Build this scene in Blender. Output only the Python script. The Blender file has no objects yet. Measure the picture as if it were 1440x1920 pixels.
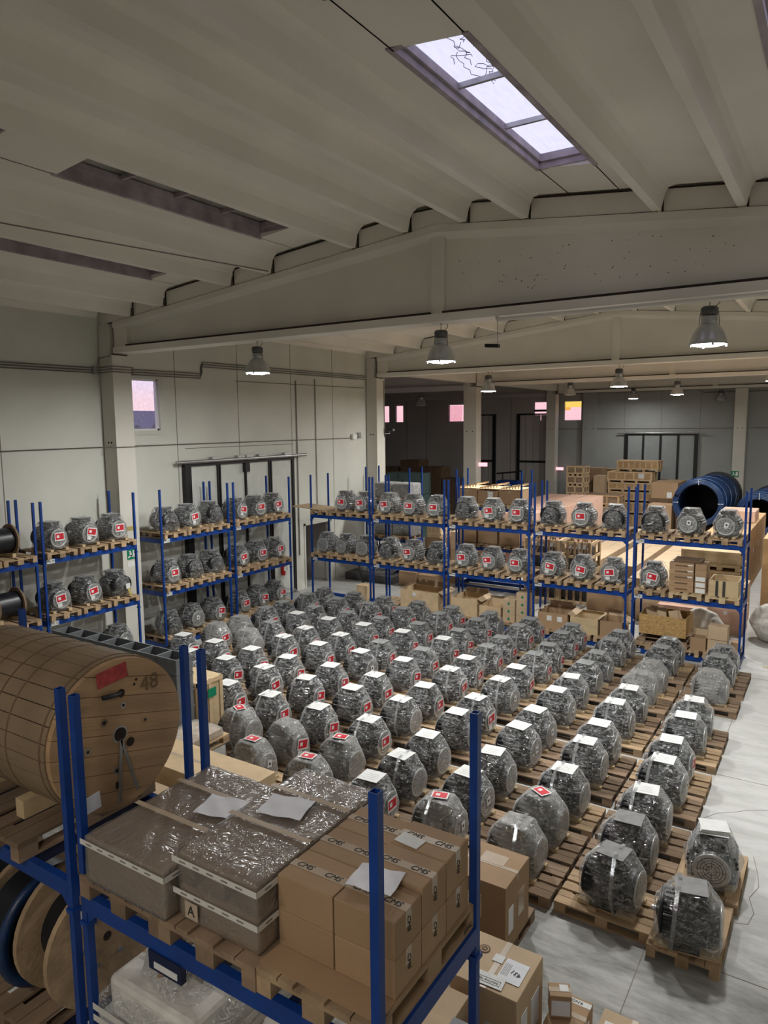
import bpy, bmesh, math, random
from mathutils import Vector, Matrix, noise
random.seed(7)
sc = bpy.context.scene
col = sc.collection
PI = math.pi

# ------------------------------------------------------------------ camera
YAW, PITCH, ROLL = 0.570982, 0.121684, -0.010069
cy, sy, cp, sp = math.cos(YAW), math.sin(YAW), math.cos(PITCH), math.sin(PITCH)
fwd = Vector((-sy*cp, cy*cp, -sp)); rgt = Vector((cy, sy, 0)); upv = rgt.cross(fwd)
cr, sr = math.cos(ROLL), math.sin(ROLL)
r2 = rgt*cr + upv*sr; u2 = upv*cr - rgt*sr
cam_d = bpy.data.cameras.new('camera'); cam = bpy.data.objects.new('camera', cam_d); col.objects.link(cam)
mw = Matrix.Identity(4)
for i in range(3):
    mw[i][0] = r2[i]; mw[i][1] = u2[i]; mw[i][2] = -fwd[i]
mw[0][3], mw[1][3], mw[2][3] = 0, 0, 6.03
cam.matrix_world = mw
cam_d.sensor_fit = 'VERTICAL'; cam_d.sensor_height = 36; cam_d.sensor_width = 27
cam_d.lens = 1344.4/1920*36
cam_d.clip_start = .05; cam_d.clip_end = 400
sc.camera = cam

# ------------------------------------------------------------------ world, exposure, lamps
sc.view_settings.view_transform = 'Standard'; sc.view_settings.look = 'None'
sc.view_settings.gamma = 1; sc.view_settings.use_curve_mapping = False
sc.view_settings.exposure = 0.70
LAMP_W = 215
SKY = 0.76
GALLERY_W = 76
w = bpy.data.worlds.new('sky'); sc.world = w; w.use_nodes = True
nt = w.node_tree; nt.nodes.clear()
def N(nt, t, **k):
    n = nt.nodes.new(t)
    for a, b in k.items(): setattr(n, a, b)
    return n
tc = N(nt, 'ShaderNodeTexCoord'); sx = N(nt, 'ShaderNodeSeparateXYZ'); rp = N(nt, 'ShaderNodeValToRGB')
bg = N(nt, 'ShaderNodeBackground'); wo = N(nt, 'ShaderNodeOutputWorld')
nt.links.new(tc.outputs['Generated'], sx.inputs[0]); nt.links.new(sx.outputs['Z'], rp.inputs[0])
nt.links.new(rp.outputs[0], bg.inputs[0]); nt.links.new(bg.outputs[0], wo.inputs[0])
e = rp.color_ramp.elements
e[0].position = 0; e[0].color = (.98, .70, .74, 1); e[1].position = .035; e[1].color = (1, .76, .80, 1)
for p_, c_ in ((.06, (.92, .80, .95, 1)), (.3, (.80, .78, 1, 1)), (1, (.74, .74, 1, 1))):
    x_ = e.new(p_); x_.color = c_
bg.inputs[1].default_value = SKY
sc.cycles.transparent_max_bounces = 14
sc.cycles.max_bounces = 9; sc.cycles.diffuse_bounces = 7; sc.cycles.glossy_bounces = 3
sc.cycles.use_adaptive_sampling = True
sc.cycles.sample_clamp_indirect = 6

# ------------------------------------------------------------------ materials
def mat(name, c, rough=.7, metal=0, var=.12, scale=4, c2=None, bump=0, bscale=None, spec=.4, stretch=(1, 1, 1), rnd=.0, coat=0):
    m = bpy.data.materials.new(name); m.use_nodes = True; t = m.node_tree
    b = t.nodes['Principled BSDF']; b.inputs['Roughness'].default_value = rough; b.inputs['Metallic'].default_value = metal
    b.inputs['Specular IOR Level'].default_value = spec; b.inputs['Coat Weight'].default_value = coat
    tc = N(t, 'ShaderNodeTexCoord'); mp = N(t, 'ShaderNodeMapping'); oi = N(t, 'ShaderNodeObjectInfo')
    t.links.new(tc.outputs['Object'], mp.inputs[0]); mp.inputs['Scale'].default_value = stretch
    mm = N(t, 'ShaderNodeMath', operation='MULTIPLY'); mm.inputs[1].default_value = 37
    cb = N(t, 'ShaderNodeCombineXYZ'); t.links.new(oi.outputs['Random'], mm.inputs[0])
    for i in range(3): t.links.new(mm.outputs[0], cb.inputs[i])
    t.links.new(cb.outputs[0], mp.inputs['Location'])
    nz = N(t, 'ShaderNodeTexNoise'); nz.inputs['Scale'].default_value = scale; nz.inputs['Detail'].default_value = 6
    t.links.new(mp.outputs[0], nz.inputs[0])
    r = N(t, 'ShaderNodeValToRGB'); t.links.new(nz.outputs[0], r.inputs[0])
    c2 = c2 or tuple(x*(1-var*2) for x in c)
    r.color_ramp.elements[0].position = .3; r.color_ramp.elements[1].position = .7
    r.color_ramp.elements[0].color = (*c2, 1); r.color_ramp.elements[1].color = (*[min(1, x*(1+var*.4)) for x in c], 1)
    out = r.outputs[0]
    if rnd:
        hv = N(t, 'ShaderNodeHueSaturation'); mr = N(t, 'ShaderNodeMapRange')
        t.links.new(oi.outputs['Random'], mr.inputs[0]); mr.inputs[3].default_value = 1-rnd; mr.inputs[4].default_value = 1+rnd*.6
        t.links.new(mr.outputs[0], hv.inputs['Value']); t.links.new(out, hv.inputs['Color']); out = hv.outputs[0]
    t.links.new(out, b.inputs['Base Color'])
    if bump:
        n2 = N(t, 'ShaderNodeTexNoise'); n2.inputs['Scale'].default_value = bscale or scale*4; n2.inputs['Detail'].default_value = 5
        t.links.new(mp.outputs[0], n2.inputs[0]); bp = N(t, 'ShaderNodeBump'); bp.inputs['Strength'].default_value = bump
        bp.inputs['Distance'].default_value = .02
        t.links.new(n2.outputs[0], bp.inputs['Height']); t.links.new(bp.outputs[0], b.inputs['Normal'])
    return m
def emis(name, c, s):
    m = bpy.data.materials.new(name); m.use_nodes = True; t = m.node_tree
    b = t.nodes['Principled BSDF']; b.inputs['Base Color'].default_value = (*c, 1)
    b.inputs['Emission Color'].default_value = (*c, 1); b.inputs['Emission Strength'].default_value = s
    return m
def film_mat(name, c, lo, hi, sc_=9, rough=.10, bumps=1.0, gl=.30, crease_glint=.6, veil=.04, rim=.75, st=(1, 1, 2.2), pw=3.6):
    """crinkled stretch film: a thin hazy layer (lo..hi opacity) plus a mirror-like sheen"""
    m = bpy.data.materials.new(name); m.use_nodes = True; t = m.node_tree
    b = t.nodes['Principled BSDF']; b.inputs['Base Color'].default_value = (*c, 1); b.inputs['Roughness'].default_value = .35
    tc = N(t, 'ShaderNodeTexCoord'); mp = N(t, 'ShaderNodeMapping'); oi = N(t, 'ShaderNodeObjectInfo')
    t.links.new(tc.outputs['Object'], mp.inputs[0])
    mm = N(t, 'ShaderNodeMath', operation='MULTIPLY'); mm.inputs[1].default_value = 53
    t.links.new(oi.outputs['Random'], mm.inputs[0]); cb = N(t, 'ShaderNodeCombineXYZ')
    for i in range(3): t.links.new(mm.outputs[0], cb.inputs[i])
    t.links.new(cb.outputs[0], mp.inputs['Location'])
    n2 = N(t, 'ShaderNodeTexNoise'); n2.inputs['Scale'].default_value = sc_; n2.inputs['Detail'].default_value = 3; n2.inputs['Distortion'].default_value = 1.2
    vo = N(t, 'ShaderNodeTexVoronoi', feature='DISTANCE_TO_EDGE'); vo.inputs['Scale'].default_value = sc_*1.1
    t.links.new(mp.outputs[0], n2.inputs[0])
    va = N(t, 'ShaderNodeVectorMath', operation='ADD'); t.links.new(mp.outputs[0], va.inputs[0]); t.links.new(n2.outputs['Color'], va.inputs[1]); t.links.new(va.outputs[0], vo.inputs['Vector'])
    ad = N(t, 'ShaderNodeMath', operation='ADD'); t.links.new(n2.outputs[0], ad.inputs[0]); t.links.new(vo.outputs[0], ad.inputs[1])
    bp = N(t, 'ShaderNodeBump'); bp.inputs['Strength'].default_value = bumps; bp.inputs['Distance'].default_value = .045
    t.links.new(ad.outputs[0], bp.inputs['Height']); t.links.new(bp.outputs[0], b.inputs['Normal'])
    # haze: thin everywhere, with long white streaks painted as sparkle on folds
    mp2 = N(t, 'ShaderNodeMapping'); t.links.new(mp.outputs[0], mp2.inputs[0]); mp2.inputs['Scale'].default_value = st
    nz = N(t, 'ShaderNodeTexNoise'); nz.inputs['Scale'].default_value = sc_*1.3; nz.inputs['Detail'].default_value = 5; nz.inputs['Roughness'].default_value = .6; nz.inputs['Distortion'].default_value = .9
    t.links.new(mp2.outputs[0], nz.inputs[0])
    mr = N(t, 'ShaderNodeMapRange'); t.links.new(nz.outputs[0], mr.inputs[0])
    mr.inputs[1].default_value = .575; mr.inputs[2].default_value = .67; mr.inputs[3].default_value = lo; mr.inputs[4].default_value = hi
    # glints painted into the opacity as crease threads
    n3 = N(t, 'ShaderNodeTexNoise'); n3.inputs['Scale'].default_value = sc_*1.1; n3.inputs['Detail'].default_value = 5; n3.inputs['Roughness'].default_value = .62; n3.inputs['Distortion'].default_value = .6
    t.links.new(mp2.outputs[0], n3.inputs[0])
    s1 = N(t, 'ShaderNodeMath', operation='SUBTRACT'); s1.inputs[1].default_value = .5; t.links.new(n3.outputs[0], s1.inputs[0])
    s2 = N(t, 'ShaderNodeMath', operation='ABSOLUTE'); t.links.new(s1.outputs[0], s2.inputs[0])
    s3 = N(t, 'ShaderNodeMapRange'); t.links.new(s2.outputs[0], s3.inputs[0]); s3.inputs[1].default_value = 0; s3.inputs[2].default_value = .028; s3.inputs[3].default_value = crease_glint; s3.inputs[4].default_value = 0
    s4 = N(t, 'ShaderNodeMath', operation='MAXIMUM'); t.links.new(s3.outputs[0], s4.inputs[0]); t.links.new(mr.outputs[0], s4.inputs[1]); mr = s4
    tr = N(t, 'ShaderNodeBsdfTransparent'); mx = N(t, 'ShaderNodeMixShader')
    lr = N(t, 'ShaderNodeLayerWeight'); lr.inputs['Blend'].default_value = .5
    r1 = N(t, 'ShaderNodeMath', operation='POWER'); r1.inputs[1].default_value = pw; t.links.new(lr.outputs['Facing'], r1.inputs[0])
    r2_ = N(t, 'ShaderNodeMapRange'); t.links.new(r1.outputs[0], r2_.inputs[0]); r2_.inputs[3].default_value = veil; r2_.inputs[4].default_value = rim
    r3 = N(t, 'ShaderNodeMath', operation='MAXIMUM'); t.links.new(r2_.outputs[0], r3.inputs[0]); t.links.new(mr.outputs[0], r3.inputs[1]); mr = r3
    t.links.new(mr.outputs[0], mx.inputs[0]); t.links.new(tr.outputs[0], mx.inputs[1]); t.links.new(b.outputs[0], mx.inputs[2])
    lw = N(t, 'ShaderNodeLayerWeight'); lw.inputs['Blend'].default_value = .35; t.links.new(bp.outputs[0], lw.inputs['Normal'])
    m2 = N(t, 'ShaderNodeMapRange'); t.links.new(lw.outputs['Facing'], m2.inputs[0]); m2.inputs[3].default_value = .035; m2.inputs[4].default_value = gl
    g = N(t, 'ShaderNodeBsdfGlossy'); g.inputs['Roughness'].default_value = rough; g.inputs['Color'].default_value = (.95, .97, 1, 1); t.links.new(bp.outputs[0], g.inputs['Normal'])
    mx2 = N(t, 'ShaderNodeMixShader'); t.links.new(m2.outputs[0], mx2.inputs[0]); t.links.new(mx.outputs[0], mx2.inputs[1]); t.links.new(g.outputs[0], mx2.inputs[2])
    t.links.new(mx2.outputs[0], t.nodes['Material Output'].inputs[0])
    return m
def glass_mat(name, tint, mixf=.1, c=(.8, .8, .8)):
    m = bpy.data.materials.new(name); m.use_nodes = True; t = m.node_tree
    b = t.nodes['Principled BSDF']; b.inputs['Base Color'].default_value = (*c, 1); b.inputs['Roughness'].default_value = .2
    nz = N(t, 'ShaderNodeTexNoise'); nz.inputs['Scale'].default_value = 14; nz.inputs['Detail'].default_value = 4
    mr = N(t, 'ShaderNodeMapRange'); t.links.new(nz.outputs[0], mr.inputs[0])
    mr.inputs[1].default_value = .35; mr.inputs[2].default_value = .7; mr.inputs[3].default_value = mixf*.4; mr.inputs[4].default_value = mixf*1.6
    tr = N(t, 'ShaderNodeBsdfTransparent'); tr.inputs[0].default_value = (*tint, 1); mx = N(t, 'ShaderNodeMixShader')
    t.links.new(mr.outputs[0], mx.inputs[0]); t.links.new(tr.outputs[0], mx.inputs[1]); t.links.new(b.outputs[0], mx.inputs[2])
    t.links.new(mx.outputs[0], t.nodes['Material Output'].inputs[0])
    return m

M = {}
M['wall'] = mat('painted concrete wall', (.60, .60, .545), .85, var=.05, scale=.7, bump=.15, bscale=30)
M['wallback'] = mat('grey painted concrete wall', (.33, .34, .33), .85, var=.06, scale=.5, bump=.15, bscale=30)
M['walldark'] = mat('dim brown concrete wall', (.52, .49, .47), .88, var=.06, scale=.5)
M['ceil'] = mat('painted concrete ceiling', (.80, .77, .70), .85, var=.07, scale=.45, bump=.12, bscale=18)
M['girder'] = mat('painted concrete girder', (.76, .73, .66), .82, var=.06, scale=.6, bump=.12, bscale=22)
M['column'] = mat('painted concrete column', (.62, .60, .54), .82, var=.04, scale=.8)
M['joint'] = mat('dark dirty joint', (.035, .025, .02), .9)
M['groove'] = mat('recessed joint line', (.22, .20, .18), .9)
M['pit'] = mat('dark pock marks', (.10, .08, .07), .9)
M['blue'] = mat('blue painted steel', (.006, .045, .24), .38, var=.12, scale=5, spec=.3, bump=.05)
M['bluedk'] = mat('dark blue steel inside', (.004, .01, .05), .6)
M['steel'] = mat('galvanised steel', (.45, .45, .45), .4, .8)
M['dksteel'] = mat('black steel', (.012, .012, .013), .5)
M['wood'] = mat('weathered pallet wood', (.43, .30, .18), .85, var=.2, scale=5, stretch=(.25, 1, 1), rnd=.16, bump=.3, bscale=30)
M['woodold'] = mat('old brown pallet wood', (.27, .185, .12), .88, var=.2, scale=5, stretch=(.25, 1, 1), rnd=.25, bump=.3, bscale=30)
M['woodlite'] = mat('pale new pallet wood', (.55, .42, .25), .8, var=.12, scale=5, stretch=(.25, 1, 1), rnd=.1, bump=.2)
M['plank'] = mat('pine drum boards', (.42, .27, .145), .7, var=.17, scale=3.0, stretch=(1, .35, 3), bump=.15, bscale=18)
M['stave'] = mat('brown hardboard drum cladding', (.235, .165, .10), .6, var=.1, scale=3)
M['gap'] = mat('dark gap', (.03, .02, .015), .9)
M['card'] = mat('brown cardboard', (.36, .235, .135), .8, var=.05, scale=3, rnd=.12)
M['cardlite'] = mat('light cardboard', (.50, .37, .24), .8, var=.05, scale=3, rnd=.08)
M['cardpink'] = mat('pinkish carton', (.66, .42, .32), .8, var=.04, scale=2, rnd=.04)
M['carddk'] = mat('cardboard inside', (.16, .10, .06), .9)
M['tape'] = mat('pale packing tape', (.45, .36, .27), .25, var=.05, spec=.6)
M['whitetape'] = mat('white printed tape', (.62, .60, .56), .4, var=.05)
M['paper'] = mat('white paper', (.66, .67, .66), .6, var=.04, scale=12)
M['paperb'] = mat('bluish paper', (.68, .69, .74), .5, var=.05, scale=10)
M['ink'] = mat('black ink', (.02, .018, .016), .7)
M['red'] = mat('red label', (.55, .012, .03), .4, var=.05)
M['paintred'] = mat('red paint patch', (.42, .05, .05), .7, var=.25, scale=20)
M['motor'] = mat('charcoal motor casting', (.012, .013, .015), .42, var=.2, scale=6, spec=.5)
M['motorgr'] = mat('grey motor casting', (.09, .09, .085), .5, var=.15, scale=6)
M['fan'] = mat('grey fan cover', (.20, .20, .20), .5, var=.15, scale=10)
M['fandk'] = mat('dark fan grille', (.03, .03, .03), .6)
M['film'] = film_mat('clear stretch film', (.95, .97, .98), .0, .75, 6, .09, gl=.30, crease_glint=.5, veil=.02, rim=.85, pw=3.6)
M['filmc'] = film_mat('cloudy stretch film', (.68, .68, .66), .16, .85, 5, .13, gl=.26, crease_glint=.45, veil=.30, rim=.8)
M['filmb'] = film_mat('dark stretch film', (.95, .97, .98), .0, .55, 6, .07, gl=.30, crease_glint=.45, veil=.015, rim=.8, pw=3.6)
M['strapfilm'] = film_mat('folded film strap', (.88, .90, .90), .35, .9, 12, .15, gl=.3, crease_glint=.5, veil=.35, rim=.8)
M['filmd'] = film_mat('dusty stretch film', (.24, .222, .20), .45, .75, 5, .22, bumps=.35, gl=.26, crease_glint=.12, veil=.42, rim=.6, st=(3.2, .35, 1))
M['alu'] = mat('brushed aluminium', (.50, .51, .50), .35, .6)
M['hous'] = mat('grey lamp housing', (.10, .10, .10), .5, .4)
M['lens'] = emis('lit lamp glass', (.92, 1, .96), 14)
M['tubelit'] = emis('lit fluorescent tube', (1, .93, .84), 8)
M['lensoff'] = mat('frosted lamp glass', (.55, .55, .5), .3)
M['white'] = mat('white plastic', (.75, .75, .72), .5, var=.04)
M['green'] = mat('green sign', (.0, .20, .10), .5, var=.04)
M['extred'] = mat('red enamel', (.55, .02, .02), .3)
M['frame'] = mat('skylight frame', (.42, .37, .40), .6, var=.2, scale=3)
M['skyop'] = mat('covered skylight panel', (.34, .32, .30), .6, var=.25, scale=1.5)
M['door'] = mat('grey door leaf', (.57, .58, .54), .7, var=.04)
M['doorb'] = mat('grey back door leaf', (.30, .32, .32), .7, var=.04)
M['hose'] = mat('blue coiled duct', (.007, .032, .105), .4, var=.25, scale=6, spec=.5)
M['tool'] = mat('grey plastic crate', (.15, .16, .17), .5, var=.08)
M['osb'] = mat('strand board', (.52, .33, .13), .8, var=.3, scale=34, stretch=(1, 1, 1.6))
M['crate'] = mat('plywood crate', (.50, .32, .16), .75, var=.12, scale=3, rnd=.1)
M['cratel'] = mat('pale crate wood', (.62, .46, .28), .75, var=.1, scale=4, rnd=.06)
M['bag'] = mat('white woven sack', (.68, .66, .62), .6, var=.1, scale=8, bump=.5, bscale=20)
M['teal'] = mat('teal packaging', (.10, .16, .155), .7)
M['cable'] = mat('black cable', (.012, .013, .017), .35)
M['strapblk'] = mat('black strap', (.04, .04, .035), .5)
M['yellow'] = mat('yellow marking', (.45, .36, .12), .7)
M['plastic'] = mat('dark wrapped plastic', (.09, .09, .095), .4, var=.2)
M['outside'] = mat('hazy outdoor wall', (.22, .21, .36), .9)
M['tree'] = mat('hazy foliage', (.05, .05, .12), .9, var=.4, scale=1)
M['g1'] = glass_mat('window glass', (.95, .93, .97), .12)
M['gsunset'] = glass_mat('frosted glass with sunset tint', (1, .90, .93), .10, (.9, .6, .65))  # pink sunset glow of the sky is put into the pane tint
M['gyelview'] = glass_mat('glass tinted with yellow view', (1, .93, .42), .1, (.8, .7, .2))  # yellow tint stands in for something outdoors seen through the pane
M['gsky'] = glass_mat('skylight glazing', (.97, .97, 1.0), .05)
M['skyopl'] = mat('film-covered grey lid', (.30, .31, .31), .3, var=.15, scale=12)
M['pinksign'] = emis('backlit pink sign', (.95, .45, .5), .9)

# floor
def floor_mat():
    m = bpy.data.materials.new('polished concrete floor'); m.use_nodes = True; t = m.node_tree; b = t.nodes['Principled BSDF']
    tc = N(t, 'ShaderNodeTexCoord'); mp = N(t, 'ShaderNodeMapping'); t.links.new(tc.outputs['Object'], mp.inputs[0])
    mp.inputs['Rotation'].default_value = (0, 0, -.35); mp.inputs['Scale'].default_value = (.8, 2.6, 1)
    a = N(t, 'ShaderNodeTexNoise'); a.inputs['Scale'].default_value = 1.5; a.inputs['Detail'].default_value = 9; a.inputs['Roughness'].default_value = .68; a.inputs['Distortion'].default_value = .15
    t.links.new(mp.outputs[0], a.inputs[0])
    c = N(t, 'ShaderNodeTexNoise'); c.inputs['Scale'].default_value = .35; c.inputs['Detail'].default_value = 3; t.links.new(tc.outputs['Object'], c.inputs[0])
    r = N(t, 'ShaderNodeValToRGB'); t.links.new(a.outputs[0], r.inputs[0])
    el = r.color_ramp.elements; el[0].position = .34; el[0].color = (.13, .125, .115, 1); el[1].position = .62; el[1].color = (.36, .36, .34, 1)
    # the aisle beyond the near joint is paler and more even
    sx = N(t, 'ShaderNodeSeparateXYZ'); t.links.new(tc.outputs['Object'], sx.inputs[0])
    mr = N(t, 'ShaderNodeMapRange'); t.links.new(sx.outputs['Y'], mr.inputs[0]); mr.inputs[1].default_value = 7.6; mr.inputs[2].default_value = 9.5
    mx = N(t, 'ShaderNodeMix', data_type='RGBA')
    r3 = N(t, 'ShaderNodeValToRGB'); t.links.new(a.outputs[0], r3.inputs[0])
    r3.color_ramp.elements[0].position = .3; r3.color_ramp.elements[0].color = (.34, .34, .325, 1)
    r3.color_ramp.elements[1].position = .6; r3.color_ramp.elements[1].color = (.46, .46, .45, 1)
    t.links.new(mr.outputs[0], mx.inputs[0]); t.links.new(r.outputs[0], mx.inputs[6]); t.links.new(r3.outputs[0], mx.inputs[7])
    t.links.new(mx.outputs[2], b.inputs['Base Color'])
    b.inputs['Roughness'].default_value = .45; b.inputs['Specular IOR Level'].default_value = .35
    return m
M['floor'] = floor_mat()

# ------------------------------------------------------------------ mesh helpers
class MB:
    def __init__(s): s.v = []; s.f = []; s.m = []; s.mats = []; s.sm = []
    def mi(s, k):
        if k not in s.mats: s.mats.append(k)
        return s.mats.index(k)
    def add(s, vs, fs, k, smooth=False):
        o = len(s.v); s.v += [tuple(v) for v in vs]; i = s.mi(k)
        for f in fs: s.f.append(tuple(o+a for a in f)); s.m.append(i); s.sm.append(smooth)
        return s
    def box(s, x0, x1, y0, y1, z0, z1, k, mt=None):
        vs = [Vector((x, y, z)) for z in (z0, z1) for y in (y0, y1) for x in (x0, x1)]
        if mt is not None: vs = [mt @ v for v in vs]
        return s.add(vs, [(0, 2, 3, 1), (4, 5, 7, 6), (0, 1, 5, 4), (2, 6, 7, 3), (0, 4, 6, 2), (1, 3, 7, 5)], k)
    def cb(s, cx, cy, cz, sx, sy, sz, k, rz=0, ry=0, rx=0):
        mt = Matrix.Translation((cx, cy, cz)) @ Matrix.Rotation(rz, 4, 'Z') @ Matrix.Rotation(ry, 4, 'Y') @ Matrix.Rotation(rx, 4, 'X')
        return s.box(-sx/2, sx/2, -sy/2, sy/2, -sz/2, sz/2, k, mt)
    def lathe(s, prof, k, n=24, axis='Z', o=(0, 0, 0), smooth=True, rad=None):
        """prof: list of (r, h) along axis"""
        vs = []; fs = []
        for r, h in prof:
            for i in range(n):
                a = 2*PI*i/n; rr = r*(rad(i) if rad else 1)
                c, t = rr*math.cos(a), rr*math.sin(a)
                p = (c, t, h) if axis == 'Z' else ((h, c, t) if axis == 'X' else (t, h, c))
                vs.append((p[0]+o[0], p[1]+o[1], p[2]+o[2]))
        for j in range(len(prof)-1):
            for i in range(n):
                a, b = j*n+i, j*n+(i+1) % n
                fs.append((a, b, b+n, a+n))
        s.add(vs, fs, k, smooth)
        for j, rev in ((0, True), (len(prof)-1, False)):
            if prof[j][0] > 1e-4:
                ring = [tuple(vs[j*n+i]) for i in range(n)]
                s.add(ring, [tuple(reversed(range(n))) if rev else tuple(range(n))], k)
        return s
    def tube(s, pts, r, k, n=8, closed=False):
        pts = [Vector(p) for p in pts]; vs = []; fs = []; L = len(pts)
        for i, p in enumerate(pts):
            if closed: d = pts[(i+1) % L]-pts[i-1]
            else: d = (pts[min(i+1, L-1)]-pts[max(i-1, 0)])
            d.normalize(); a = d.orthogonal() if abs(d.z) > .95 else d.cross(Vector((0, 0, 1)))
            a.normalize(); b = d.cross(a)
            for j in range(n):
                t = 2*PI*j/n; vs.append(p + a*(r*math.cos(t)) + b*(r*math.sin(t)))
        for i in range(L if closed else L-1):
            for j in range(n):
                a0, a1 = i*n+j, i*n+(j+1) % n; q = ((i+1) % L)*n
                fs.append((a0, a1, q+(j+1) % n, q+j))
        s.add(vs, fs, k, True)
        if not closed:
            s.add(vs[:n], [tuple(reversed(range(n)))], k); s.add(vs[-n:], [tuple(range(n))], k)
        return s
    def prism(s, poly, axis, a0, a1, k, cap=True):
        """poly of 2-D points extruded along axis: X -> (y,z), Y -> (x,z), Z -> (x,y)"""
        def P(p, a): return {'X': (a, p[0], p[1]), 'Y': (p[0], a, p[1]), 'Z': (p[0], p[1], a)}[axis]
        n = len(poly); vs = [P(p, a0) for p in poly]+[P(p, a1) for p in poly]
        fs = [(i, (i+1) % n, (i+1) % n+n, i+n) for i in range(n)]
        if cap: fs += [tuple(reversed(range(n))), tuple(range(n, 2*n))]
        return s.add(vs, fs, k)
    def mesh(s, name):
        me = bpy.data.meshes.new(name); me.from_pydata(s.v, [], s.f)
        for k in s.mats: me.materials.append(M[k])
        me.polygons.foreach_set('material_index', s.m); me.polygons.foreach_set('use_smooth', s.sm)
        bm = bmesh.new(); bm.from_mesh(me); bmesh.ops.recalc_face_normals(bm, faces=bm.faces); bm.to_mesh(me); bm.free()
        me.update(); return me
    def build(s, name, parent=None, loc=(0, 0, 0), rz=0, bevel=0):
        o = bpy.data.objects.new(name, s.mesh(name)); col.objects.link(o); o.parent = parent
        o.location = loc; o.rotation_euler = (0, 0, rz)
        if bevel:
            b = o.modifiers.new('bevel', 'BEVEL'); b.width = bevel; b.segments = 2; b.limit_method = 'ANGLE'
        return o
def tag(o, label=None, cat=None, group=None, kind=None):
    if label: o['label'] = label
    if cat: o['category'] = cat
    if group: o['group'] = group
    if kind: o['kind'] = kind
    return o
def thing(name, label, cat, loc=(0, 0, 0), rz=0, group=None):
    o = bpy.data.objects.new(name, None); o.empty_display_size = .1; col.objects.link(o)
    o.location = loc; o.rotation_euler = (0, 0, rz); return tag(o, label, cat, group)
def struct(name, mb, label=None): return tag(mb.build(name), label, None, None, 'structure')
def part(name, mb, parent, bevel=0, loc=(0, 0, 0), rz=0): return mb.build(name, parent, loc, rz, bevel)
KIDS = {}
def kids(o):
    if o.name not in KIDS: KIDS[o.name] = [c for c in bpy.data.objects if c.parent == o]
    return KIDS[o.name]
def dup(root, loc, rz=None, label=None, group=None):
    r = root.copy(); col.objects.link(r); r.location = loc
    if rz is not None: r.rotation_euler = (0, 0, rz)
    if label: r['label'] = label
    if group: r['group'] = group
    for ch in kids(root):
        c = ch.copy(); col.objects.link(c); c.parent = r
        for g in kids(ch):
            d = g.copy(); col.objects.link(d); d.parent = c
    return r
TXT = {}
def text(parent, s, size, loc, rot, k='ink', name='lettering', ext=.0008, shear=0):
    key = (s, size, k, shear)
    if key not in TXT:
        cu = bpy.data.curves.new(name, 'FONT'); cu.body = s; cu.size = size; cu.extrude = ext
        cu.align_x = 'CENTER'; cu.align_y = 'CENTER'; cu.resolution_u = 3; cu.shear = shear; cu.materials.append(M[k])
        q = bpy.data.objects.new('tmp', cu); col.objects.link(q); dg = bpy.context.evaluated_depsgraph_get(); dg.update()
        TXT[key] = bpy.data.meshes.new_from_object(q.evaluated_get(dg)); bpy.data.objects.remove(q)
    o = bpy.data.objects.new(name, TXT[key]); col.objects.link(o)
    o.parent = parent; o.location = loc; o.rotation_euler = rot; return o
ORD = ['first', 'second', 'third', 'fourth', 'fifth', 'sixth', 'seventh', 'eighth', 'ninth', 'tenth', 'eleventh', 'twelfth']

exec_parts = []
# ================================================================== THE SETTING
XW = -16.62      # inner face of the left wall
YB = 46.9        # inner face of the back wall
RIDGE = -6.62
def zr(x): return 9.69 - .103*abs(x-RIDGE)      # top of girders = underside of the roof ribs
# floor
fb = MB(); fb.box(XW-.25, 3.6, -7.3, 47.3, -.3, 0, 'floor').box(-24.2, XW-.25, 24.8, 32, -.3, 0, 'floor').box(-37.5, XW-.25, 32, 47.3, -.3, 0, 'floor'); struct('floor', fb)
fj = MB()
for y in (8.05, 12.9, 18.4, 25.1): fj.box(-16.6, 3.3, y, y+.012, 0, .002, 'groove')
fj.box(-1.62, -1.61, 0, 18, 0, .002, 'groove')
def crack(pts):
    for (a, b), (c, d) in zip(pts, pts[1:]):
        L = math.hypot(c-a, d-b); fj.cb((a+c)/2, (b+d)/2, .001, L, .008, .002, 'groove', math.atan2(d-b, c-a))
crack([(-1.5, 11.3), (-1.35, 11.55), (-1.1, 11.75), (-.95, 11.9), (-.6, 12.1)])
crack([(-.75, 10.6), (-.66, 10.2), (-.62, 9.9), (-.7, 9.6), (-.62, 9.3), (-.66, 9.05), (-.8, 9.0)])
fj.box(-1.4, 1.5, 19.35, 19.42, 0, .003, 'yellow')
struct('trim_1', fj)
# left wall with window and door opening
wl = MB()
def wallX(mb, x0, x1, ys, zs, holes, k):
    """wall in the YZ plane split in cells, leaving the holes open"""
    Y = sorted(set(ys+[h[0] for h in holes]+[h[1] for h in holes])); Z = sorted(set(zs+[h[2] for h in holes]+[h[3] for h in holes]))
    for a, b in zip(Y, Y[1:]):
        for c, d in zip(Z, Z[1:]):
            if any(h[0] <= a and b <= h[1] and h[2] <= c and d <= h[3] for h in holes): continue
            mb.box(x0, x1, a, b, c, d, k)
def wallY(mb, y0, y1, xs, zs, holes, k):
    X = sorted(set(xs+[h[0] for h in holes]+[h[1] for h in holes])); Z = sorted(set(zs+[h[2] for h in holes]+[h[3] for h in holes]))
    for a, b in zip(X, X[1:]):
        for c, d in zip(Z, Z[1:]):
            if any(h[0] <= a and b <= h[1] and h[2] <= c and d <= h[3] for h in holes): continue
            mb.box(a, b, y0, y1, c, d, k)
wallX(wl, XW-.22, XW, [-7, 25.0], [0, 9.1], [(12.8, 14.02, 5.92, 7.36), (20.45, 22.0, 0, 2.35)], 'wall')
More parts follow.
